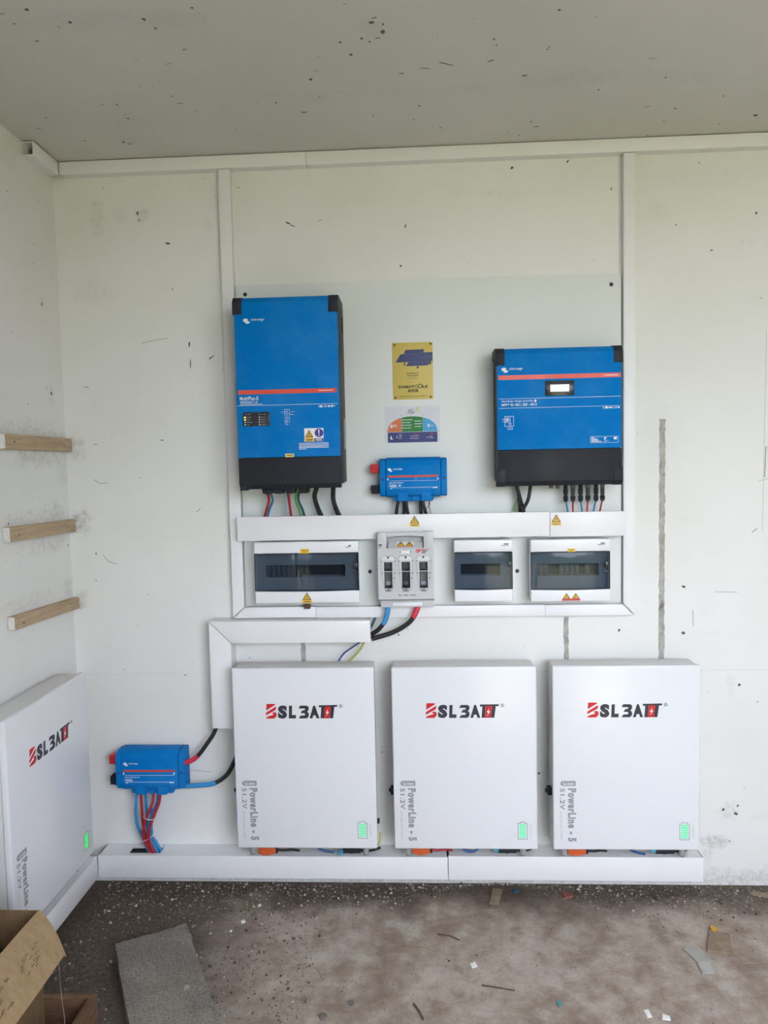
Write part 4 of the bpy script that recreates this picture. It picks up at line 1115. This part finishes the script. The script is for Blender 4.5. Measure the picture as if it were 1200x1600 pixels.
low = [('b', 'blue cable at the left of the bundle under the lower distributor', [(.231, -.055, .371), (.227, -.06, .30), (.231, -.058, .245), (.247, -.052, .195), (.268, -.052, .1385)]),
       ('r', 'red cable second from left under the lower distributor', [(.245, -.050, .371), (.247, -.052, .30), (.250, -.053, .247), (.259, -.052, .198), (.280, -.046, .1385)]),
       ('b', 'blue cable hidden between the left red pair under the lower distributor', [(.259, -.036, .371), (.258, -.036, .28), (.260, -.036, .211), (.289, -.034, .1385)]),
       ('r', 'red cable inside the right outlet bundle of the lower distributor', [(.295, -.055, .371), (.290, -.06, .33), (.266, -.070, .272), (.256, -.070, .211), (.280, -.060, .1385)]),
       ('b', 'blue cable in the middle of the right outlet bundle', [(.307, -.042, .371), (.303, -.046, .33), (.280, -.056, .272), (.269, -.061, .211), (.300, -.048, .1385)]),
       ('r', 'red cable at the right of the bundle under the lower distributor', [(.320, -.055, .371), (.314, -.058, .33), (.291, -.068, .272), (.276, -.073, .211), (.292, -.063, .1385)]),
       ('b', 'blue cable at the right end of the slot below the lower distributor', [(.276, -.036, .30), (.277, -.042, .205), (.292, -.046, .179), (.313, -.044, .1385)])]
for q, l, p in low:
    cable(l, p, .0054, CAB_RED if q == 'r' else SLV_BLUE, group='bundle under the lower distributor')
TIE = mat('clear_nylon', (.62, .62, .64), .4)
def tie(label, c, rx, ry, tilt):
    pts = [(rx * math.cos(a * math.pi / 8), ry * math.sin(a * math.pi / 8), tilt * math.cos(a * math.pi / 8)) for a in range(17)]
    o = solo('cable_tie', G().tube(pts, .0016, 6).box((rx - .003, -.003, tilt - .003), (rx + .003, .003, tilt + .003)), TIE, label, 'cable tie', 'cable ties on the bundle', 60)
    o.location = c
tie('clear cable tie around the right outlet bundle, the upper of two', (.280, -.066, .282), .021, .018, -.004)
tie('clear cable tie where the bundle bends, the lower of two', (.264, -.058, .200), .022, .022, .008)

# leads hanging between each back-wall battery and the floor trunking
PLUG_O = mat('orange_plug', (.68, .12, .03), .4)
PLUG_C = mat('light_blue_plug', (.05, .36, .52), .4)
names3 = ('left', 'middle', 'right')
for k, x in enumerate((.876, 1.436, 1.990)):
    nm = names3[k]
    zt = .147 if k == 0 else .151
    t = thing('battery_lead', 'orange plug with black lead under the %s back-wall battery' % nm, 'cable', (x - .155, -.085, zt), 0, 'orange plugs under the batteries')
    pg = part('plug', G().box((-.034, -.009, .012), (.030, .009, .036), .003).box((-.020, -.010, .008), (.010, .010, .014), .002), PLUG_O, t)
    part('plug_collar', G().box((.030, -.007, .014), (.038, .007, .032), .002), BLACK, pg)
    part('lead', G().tube(curve([(.036, 0, .023), (.060, .004, .020), (.085, .012, .018), (.110, .030, .006)]), .0042), CABLE if k != 1 else CAB_RED, t, 60)
    t = thing('battery_lead', 'black plug with light blue tip under the %s back-wall battery' % nm, 'cable', (x + .15, -.080, zt), 0, 'black plugs under the batteries')
    pg = part('plug', G().cyl((-.030, 0, .022), (.034, 0, .022), .0105, n=12).cyl((-.004, 0, .022), (.004, 0, .022), .0120, n=12), BLACK, t)
    part('plug_tip', G().cyl((-.046, 0, .021), (-.029, 0, .022), .0078, n=12) if k != 0 else G().cyl((-.046, -.003, .010), (-.029, 0, .020), .0078, n=12), PLUG_C, pg)
    part('lead', G().tube(curve([(.032, 0, .022), (.055, .002, .018), (.080, .02, .012), (.100, .050, .004)]), .0045), CABLE, t, 60)
    cable('blue data cable looping under the %s back-wall battery' % nm, [(x - .02, -.09, .214), (x - .005, -.09, .180), (x + .025, -.088, .170), (x + .050, -.085, .184), (x + .055, -.085, .214)] if k == 1 else [(x + .01, -.09, .214), (x + .030, -.09, .182), (x + .055, -.088, .170), (x + .085, -.075, .158)], .0042, mat('data_blue', (.02, .10, .30), .4), group='data cables under the batteries')
    cable('yellow-green earth wire under the %s back-wall battery' % nm, [(x + .185, -.080, .214), (x + .200, -.078, .182), (x + .228, -.076, .176), (x + .252, -.08, .196), (x + .256, -.07, .230)], .0032, CAB_YG, group='earth wires under the batteries')

# ------------------------------------------------------------------ wooden battens on the left wall
def wood_mat(name, a, b, sc=(1, 1, 1), rough=.65):
    t = NT(name)
    co = t.co()
    mp = t.n('ShaderNodeMapping'); mp.inputs['Scale'].default_value = sc
    t.put(mp.inputs['Vector'], co)
    gr = t.noise(mp.outputs[0], 16, 5, .65)
    c = t.mix(t.ramp(gr, .3, .7), a, b)
    c = t.mix(t.ramp(t.noise(co, 30, 3, .7), .62, .75, 0, .4), c, tuple(x * .55 for x in a))
    t.base(c, rough, 0, .3)
    t.bump(gr, .3, .001)
    MATS[name] = t.m
    return t.m
BATTEN = wood_mat('bare_plywood', (.40, .29, .18), (.52, .40, .27), (6, .5, 6))
for nm, za, zb, hh in (('topmost', 1.634, 1.634, .047), ('middle', 1.345, 1.338, .046), ('lowest', 1.068, 1.052, .042)):
    t = thing('wooden_batten', '%s bare plywood batten on the left wall' % nm, 'batten', (0, -.002, za), 0, 'battens on the left wall')
    near, far = -.432, 0
    dz = zb - za
    tilt = math.atan2(dz, far - near)
    pts = [(near, 0), (far, dz), (far, dz + hh), (near, hh)]
    part('strip', G().prism_x(pts, .0012, .024, .0012), BATTEN, t)
    e = part('painted_end', G().prism_x([(near - .0012, .001), (near + .0003, .001), (near + .0003, hh - .001), (near - .0012, hh - .001)], .002, .0235), mat('flaking_white_paint', (.72, .71, .68), .6, grain=.35, scale=120), t, 0)
    for yy, zz, ln in ((near + .05, hh * .5, .004), (near + .37, hh * .45, .0025)):
        part('nail', G().cyl((.0235, yy, zz + dz * .5), (.0262, yy, zz + dz * .5), ln * .6, n=8), BLKSCR, t)

# ------------------------------------------------------------------ concrete slab
def concrete_mat():
    t = NT('rough_concrete')
    co = t.co()
    a = t.noise(co, 6, 5, .6); b = t.noise(co, 60, 5, .75)
    c = t.mix(t.ramp(a, .35, .65), (.22, .198, .172), (.30, .272, .238))
    d = t.noise(co, 150, 4, .8)
    c = t.mix(t.ramp(b, .52, .62, 0, .55), c, (.14, .125, .11))
    c = t.mix(t.ramp(d, .50, .62, 0, .7), c, (.12, .108, .095))
    c = t.mix(t.ramp(d, .34, .46, .6, 0), c, (.40, .365, .32))
    t.base(c, .9, 0, .2)
    t.bump(b, .9, .004)
    return t.m
CONC = concrete_mat()
slab = thing('concrete_slab', 'grey concrete slab lying on the floor beside the wooden crate', 'slab', (.60, -.62, 0))
ang = math.atan2(-.434, .236)
slab.rotation_euler = (0, 0, ang)
c_, s_ = math.cos(-ang), math.sin(-ang)
def loc2(x, y):
    dx, dy = x - .60, y + .62
    return (dx * c_ - dy * s_, dx * s_ + dy * c_)
A, B = loc2(.302, -.446), loc2(.497, -.339)
xa = (A[0] + B[0]) / 2; ya, yb = sorted((A[1], B[1]))
bm = bmesh.new()
NXs, NYs = 40, 16
sr = random.Random(5)
grid = [[bm.verts.new((xa + .62 * i / NXs + (sr.uniform(-.002, .002) if 0 < i < NXs else sr.uniform(-.003, .003)), ya + (yb - ya) * j / NYs + (sr.uniform(-.0015, .0015)), .060 + sr.uniform(-.0012, .0012) - (.004 if j in (0, NYs) or i in (0, NXs) else 0))) for j in range(NYs + 1)] for i in range(NXs + 1)]
for i in range(NXs):
    for j in range(NYs):
        bm.faces.new((grid[i][j], grid[i+1][j], grid[i+1][j+1], grid[i][j+1]))
rim = [grid[i][0] for i in range(NXs + 1)] + [grid[NXs][j] for j in range(1, NYs + 1)] + [grid[i][NYs] for i in range(NXs - 1, -1, -1)] + [grid[0][j] for j in range(NYs - 1, 0, -1)]
low_ = [bm.verts.new((v.co.x, v.co.y, .0008)) for v in rim]
for k in range(len(rim)):
    q = (k + 1) % len(rim)
    bm.faces.new((rim[k], low_[k], low_[q], rim[q]))
bm.faces.new(low_)
bmesh.ops.recalc_face_normals(bm, faces=bm.faces)
g = G(); g.bm.free(); g.bm = bm
part('block', g, CONC, slab, 40)
g = G()
flake(g, (loc2(.595, -.64)[0], loc2(.595, -.64)[1], .0612), (1, 0, 0), (0, 1, 0), (0, 0, 1), .014, 3)
part('pebble', g, mat('buff_pebble', (.40, .33, .25), .8), slab, 0)

# ------------------------------------------------------------------ crate and carton
CRATE = wood_mat('crate_board', (.10, .052, .03), (.18, .10, .058), (1, 1, 8))
t = thing('wooden_crate', 'low open brown wooden crate at the lower left', 'crate', (.21, -1.03, 0))
part('bottom_board', G().box((-.185, -.24, .002), (.185, .24, .014)), CRATE, t, 0)
part('far_side', G().box((-.190, .228, .002), (.190, .246, .150), .002), CRATE, t)
part('near_side', G().box((-.190, -.246, .002), (.190, -.228, .150), .002), CRATE, t)
part('right_side', G().box((.172, -.228, .002), (.190, .228, .150), .002), CRATE, t)
part('left_side', G().box((-.190, -.228, .002), (-.172, .228, .150), .002), CRATE, t)
KRAFT = wood_mat('kraft_cardboard', (.33, .225, .12), (.40, .28, .155), (3, 3, .6), .75)
KRAFTD = wood_mat('kraft_shaded_inside', (.14, .085, .045), (.18, .115, .06), (3, 3, .6), .8)  # kraft darkened to paint in the shade inside the carton
t = thing('cardboard_box', 'open cardboard carton standing in the wooden crate', 'box', (.16, -1.04, .016))
bx0, bx1, by0, by1, bt = -.105, .125, -.195, .198, .404
part('far_wall', G().box((bx0, by1 - .004, 0), (bx1, by1, bt), .001), KRAFTD, t)
part('near_wall', G().box((bx0, by0, 0), (bx1, by0 + .004, bt), .001), KRAFT, t)
part('left_wall', G().box((bx0, by0 + .004, 0), (bx0 + .004, by1 - .004, bt), .001), KRAFTD, t)
part('right_wall', G().box((bx1 - .004, by0 + .004, 0), (bx1, by1 - .004, bt), .001), KRAFTD, t)
part('base', G().box((bx0 + .004, by0 + .004, 0), (bx1 - .004, by1 - .004, .005)), KRAFTD, t, 0)
# side flap folded outwards, slightly bowed
def sheet(rows, thick):
    bm = bmesh.new()
    V = [[bm.verts.new(p) for p in r] for r in rows]
    for A_, B_ in zip(V, V[1:]):
        for i in range(len(A_) - 1):
            bm.faces.new((A_[i], B_[i], B_[i+1], A_[i+1]))
    bmesh.ops.recalc_face_normals(bm, faces=bm.faces)
    bmesh.ops.solidify(bm, geom=bm.faces[:], thickness=thick)
    g = G(); g.bm.free(); g.bm = bm
    return g
rows = []
for i in range(9):
    u = i / 8
    row = []
    for j in range(7):
        v = j / 6
        drop = .100 * v
        x = bx1 + .002 + .078 * v + .010 * math.sin(math.pi * v) + .006 * math.sin(math.pi * u) * v
        row.append((x, by0 + .01 + (by1 - by0 - .012) * u - .03 * v * u, bt + .003 - drop + .004 * math.sin(3 * u)))
    rows.append(row)
flap = part('side_flap', sheet(rows, .004), KRAFT, t, 60)
rows = []
for i in range(5):
    u = i / 4
    rows.append([(bx1 + .004 + .080 * v / 4 + .006 * math.sin(v), by1 - .004 + .010 * u - .03 * v / 4, bt + .004 - .100 * v / 4 - .012 * u) for v in range(5)])
part('torn_edge', sheet(rows, .003), KRAFT, t, 60)
# printing on the flap: faint rows of strokes
PRT = mat('faint_print', (.25, .17, .095), .8, grain=.3, scale=90)
g = G()
prn = random.Random(9)
for (u0, u1, v0, v1, n) in ((.55, .80, .30, .62, 16), (.20, .45, .30, .70, 18)):
    for k in range(n):
        u = prn.uniform(u0, u1); v = prn.uniform(v0, v1)
        def pp(u, v):
            return Vector((bx1 + .002 + .078 * v + .010 * math.sin(math.pi * v) + .006 * math.sin(math.pi * u) * v, by0 + .01 + (by1 - by0 - .012) * u - .03 * v * u, bt + .003 - .1 * v + .004 * math.sin(3 * u)))
        c0, cu_, cv_ = pp(u, v), pp(u + .03, v), pp(u, v + .05)
        nn = (cu_ - c0).cross(cv_ - c0).normalized()
        if nn.x < 0: nn = -nn
        q = [c0, cu_, cu_ + (cv_ - c0) * .35, c0 + (cv_ - c0) * .35]
        g._prism([p + nn * .0030 for p in q], [p + nn * .0005 for p in q])
o = part('printing', g, PRT, flap, 0); o['kind'] = 'stuff'
# black bag of rubbish inside
bm = bmesh.new()
bmesh.ops.create_icosphere(bm, subdivisions=4, radius=1)
br = random.Random(2)
from mathutils import noise as mnoise
for v in bm.verts:
    n = mnoise.noise(v.co * 2.2) * .22 + mnoise.noise(v.co * 6) * .10
    v.co = Vector((v.co.x * .078, v.co.y * .112, v.co.z * .105)) * (1 + n)
g = G(); g.bm.free(); g.bm = bm
o = solo('rubbish_bag', g, mat('black_film', (.010, .010, .011), .28, bump=.4, scale=20), 'crumpled black plastic bag inside the cardboard carton', 'bag', smooth=60)
o.location = (.170, -.988, .300)
solo('tape_strip', G().tube(curve([(.338, -.860, .326), (.345, -.868, .27), (.356, -.885, .22), (.372, -.905, .172), (.383, -.930, .157), (.405, -.955, .156)]), .0009, 5), mat('clear_tape', (.26, .23, .20), .25), 'thin strip of clear tape dangling from the carton to the crate', 'tape', None, 60)
solo('paper_tag', G().prism_z([(.385, -.925), (.394, -.921), (.408, -.955), (.398, -.962)], .1515, .1530), WHITE, 'white paper tag on the crate rim', 'tag', None, 0)

# ------------------------------------------------------------------ floor litter
def scrap(name, label, cat, x, y, pts, th, m, rz=0., group=None, crease=0.):
    bm = bmesh.new()
    r = random.Random(hash(label) % 1000 if False else len(label))
    top = [bm.verts.new((a, b, th + .0008 + r.uniform(0, crease))) for a, b in pts]
    c = bm.verts.new((sum(a for a, b in pts) / len(pts), sum(b for a, b in pts) / len(pts), th + .0008 + crease))
    bot = [bm.verts.new((a, b, .0006)) for a, b in pts]
    n = len(pts)
    for i in range(n):
        j = (i + 1) % n
        bm.faces.new((top[i], top[j], c)); bm.faces.new((top[i], bot[i], bot[j], top[j]))
    bm.faces.new(bot)
    bmesh.ops.recalc_face_normals(bm, faces=bm.faces)
    g = G(); g.bm.free(); g.bm = bm
    o = solo(name, g, m, label, cat, group, 0)
    o.location = (x, y, 0); o.rotation_euler = (0, 0, rz)
DUSTY = wood_mat('dusty_cardboard', (.22, .165, .115), (.31, .24, .175), (2, 2, 1), .85)
PAPER = mat('white_paper', (.78, .78, .78), .6)
sq = lambda a, b: [(-a, -b), (a, -b * .8), (a * .9, b), (-a * .85, b * .9)]
scrap('paper_scrap', 'small white paper square on the floor below the middle battery', 'paper', 1.438, -.447, sq(.010, .011), .001, PAPER, .3, 'white paper scraps', .003)
scrap('paper_scrap', 'white paper scrap near the lower edge, the left of two', 'paper', 1.912, -.637, sq(.008, .015), .001, PAPER, .1, 'white paper scraps', .003)
scrap('paper_scrap', 'white paper scrap near the lower edge, the right of two', 'paper', 1.959, -.650, sq(.011, .010), .001, PAPER, -.3, 'white paper scraps', .004)
scrap('paper_scrap', 'tiny white chip near the dark dirt on the left of the floor', 'paper', .663, -.244, sq(.007, .007), .002, PAPER, .5, 'white paper scraps', .002)
scrap('paper_scrap', 'tiny white chip close to the skirting dirt on the left', 'paper', .70, -.150, sq(.005, .006), .002, PAPER, 0, 'white paper scraps', .002)
scrap('plastic_wrapper', 'crumpled clear grey plastic wrapper on the right of the floor', 'wrapper', 2.14, -.415, [(-.030, .055), (.012, .060), (.026, .0), (.020, -.055), (-.018, -.058), (-.012, -.01)], .002, mat('grey_film', (.36, .35, .33), .25), .05, None, .008)
scrap('cardboard_scrap', 'torn brown cardboard piece beside the plastic wrapper', 'cardboard', 2.23, -.325, [(-.045, -.050), (.030, -.060), (.050, .045), (-.015, .050), (-.020, .02)], .003, DUSTY, -.1, 'cardboard scraps', .006)
scrap('cardboard_scrap', 'small brown cardboard chip by the wall below the middle battery', 'cardboard', 1.545, -.087, [(-.022, -.045), (.010, -.048), (.024, .040), (-.012, .045)], .004, DUSTY, -.1, 'cardboard scraps', .004)
scrap('cardboard_scrap', 'brown cardboard strip by the wall at the far right', 'cardboard', 2.52, -.080, [(-.07, .02), (-.05, .035), (.09, -.012), (.08, -.035)], .004, DUSTY, 0, 'cardboard scraps', .006)
scrap('paint_chip', 'reddish chip at the wall foot below the right battery', 'chip', 1.800, -.075, sq(.016, .018), .004, mat('dull_red_chip', (.28, .09, .07), .7), .2, None, .004)
scrap('bottle_cap', 'small yellow cap beside the torn cardboard', 'cap', 2.243, -.262, [(.012 * math.cos(a * .7), .012 * math.sin(a * .7)) for a in range(9)], .008, mat('amber_cap', (.58, .32, .03), .4), 0, None, .002)
scrap('plastic_chip', 'tiny turquoise plastic bit on the floor below the right battery', 'chip', 1.672, -.603, sq(.006, .009), .003, mat('turquoise_bit', (.05, .28, .28), .5), .2, None, .001)
scrap('plastic_chip', 'tiny dark teal bit at the wall foot near the middle', 'chip', 1.62, -.055, sq(.012, .009), .008, mat('dark_teal_bit', (.02, .07, .09), .5), .2, None, .004)
TWIG = mat('dry_twig', (.11, .075, .05), .8, grain=.25, scale=60)
for l, p, r in (('dark twig on the floor below the middle battery', [(1.252, -.615, .004), (1.268, -.645, .005), (1.280, -.675, .004)], .0030),
                ('pale straw lying below the middle battery', [(1.25, -.355, .003), (1.29, -.37, .004), (1.32, -.385, .003)], .0022),
                ('dry twig pointing out right of the paper square', [(1.455, -.535, .003), (1.50, -.545, .004), (1.55, -.555, .003)], .0022),
                ('curled straw on the floor below the left battery', [(.915, -.480, .003), (.935, -.470, .004), (.955, -.480, .004), (.975, -.520, .003)], .0018),
                ('short twig in the dirt left of the paper square', [(1.33, -.30, .003), (1.37, -.31, .004), (1.40, -.33, .003)], .0024)):
    solo('twig', G().tube(curve(p, 4), r, 6), TWIG if 'straw' not in l else mat('pale_straw', (.38, .30, .20), .8), l, 'twig', 'twigs on the floor', 60)
for l, x, y, r in (('dark crumb of rubble near the lower middle of the floor', .996, -.669, .012), ('grey pebble lying out on the bare floor', 1.07, -.615, .009), ('dark rubble lump in the dirt on the left', .69, -.205, .010)):
    bm = bmesh.new(); bmesh.ops.create_icosphere(bm, subdivisions=2, radius=r)
    for v in bm.verts:
        v.co *= 1 + .35 * mnoise.noise(v.co * 140 + Vector((x, y, 0)) * 9)
        v.co.z = v.co.z * .5 + r * .42
    g = G(); g.bm.free(); g.bm = bm
    o = solo('rubble_lump', g, mat('dark_rubble', (.14, .13, .12), .8), l, 'stone', 'rubble lumps', 0)
    o.location = (x, y, 0)

def gravel_mat():
    t = NT('loose_grit')
    ge = t.n('ShaderNodeNewGeometry')
    rp = t.n('ShaderNodeValToRGB')
    el = rp.color_ramp.elements
    el[0].position = 0; el[0].color = (.060, .048, .040, 1)
    el[1].position = 1; el[1].color = (.60, .57, .52, 1)
    for p, c in ((.35, (.13, .105, .085, 1)), (.66, (.22, .185, .155, 1)), (.88, (.34, .30, .26, 1))):
        e = el.new(p); e.color = c
    t.put(rp.inputs[0], ge.outputs['Random Per Island'])
    t.base(rp.outputs[0], .85, 0, .25)
    return t.m
gr = random.Random(21)
V, F = [], []
base = [(1, 0, 0), (-.5, .87, 0), (-.5, -.87, 0), (.1, .1, .8), (.7, .9, .1), (-.9, .1, .2)]
def stone(x, y, r):
    i = len(V)
    a = gr.uniform(0, 6.28); c, s = math.cos(a), math.sin(a)
    n = gr.choice((4, 5, 6))
    for k in range(n):
        q = r * gr.uniform(.7, 1.2)
        b = 2 * math.pi * k / n
        px, py = q * math.cos(b), q * .75 * math.sin(b)
        V.append((x + px * c - py * s, y + px * s + py * c, .0004))
    for k in range(n):
        q = r * gr.uniform(.35, .7)
        b = 2 * math.pi * k / n + .3
        px, py = q * math.cos(b), q * .75 * math.sin(b)
        V.append((x + px * c - py * s, y + px * s + py * c, r * gr.uniform(.5, .9)))
    for k in range(n):
        j = (k + 1) % n
        F.append((i + k, i + j, i + n + j, i + n + k))
    F.append(tuple(range(i + n, i + 2 * n)))
for k in range(12000):
    u = gr.random()
    if u < .58:
        x = gr.uniform(.1, 3.0); y = -.006 - abs(gr.gauss(0, .075)) * (1 + .6 * math.sin(x * 3.1) + .4 * math.sin(x * 7))
    elif u < .88:
        x = gr.uniform(.1, .95) ** 1.2; y = -gr.uniform(.01, .85)
    else:
        x = gr.uniform(.5, 3.0); y = -gr.uniform(.02, 1.1)
    y = min(y, -.006)
    if (.0 < x < .42 and y < -.76) or (.0 < x < .09) or (y > -.005):
        continue
    q = loc2(x, y)
    if xa - .01 < q[0] < xa + .64 and ya - .01 < q[1] < yb + .01:
        continue
    r = min(.008, .0011 + gr.expovariate(1 / .0013)) * (1 if u < .88 else .6)
    stone(x, y, r)
me = bpy.data.meshes.new('loose_gravel')
me.from_pydata(V, [], F); me.update()
o = link('loose_gravel', me, gravel_mat(), None, 0)
o['kind'] = 'stuff'
tag(o, 'loose gravel and grit swept along the foot of the walls', 'gravel')
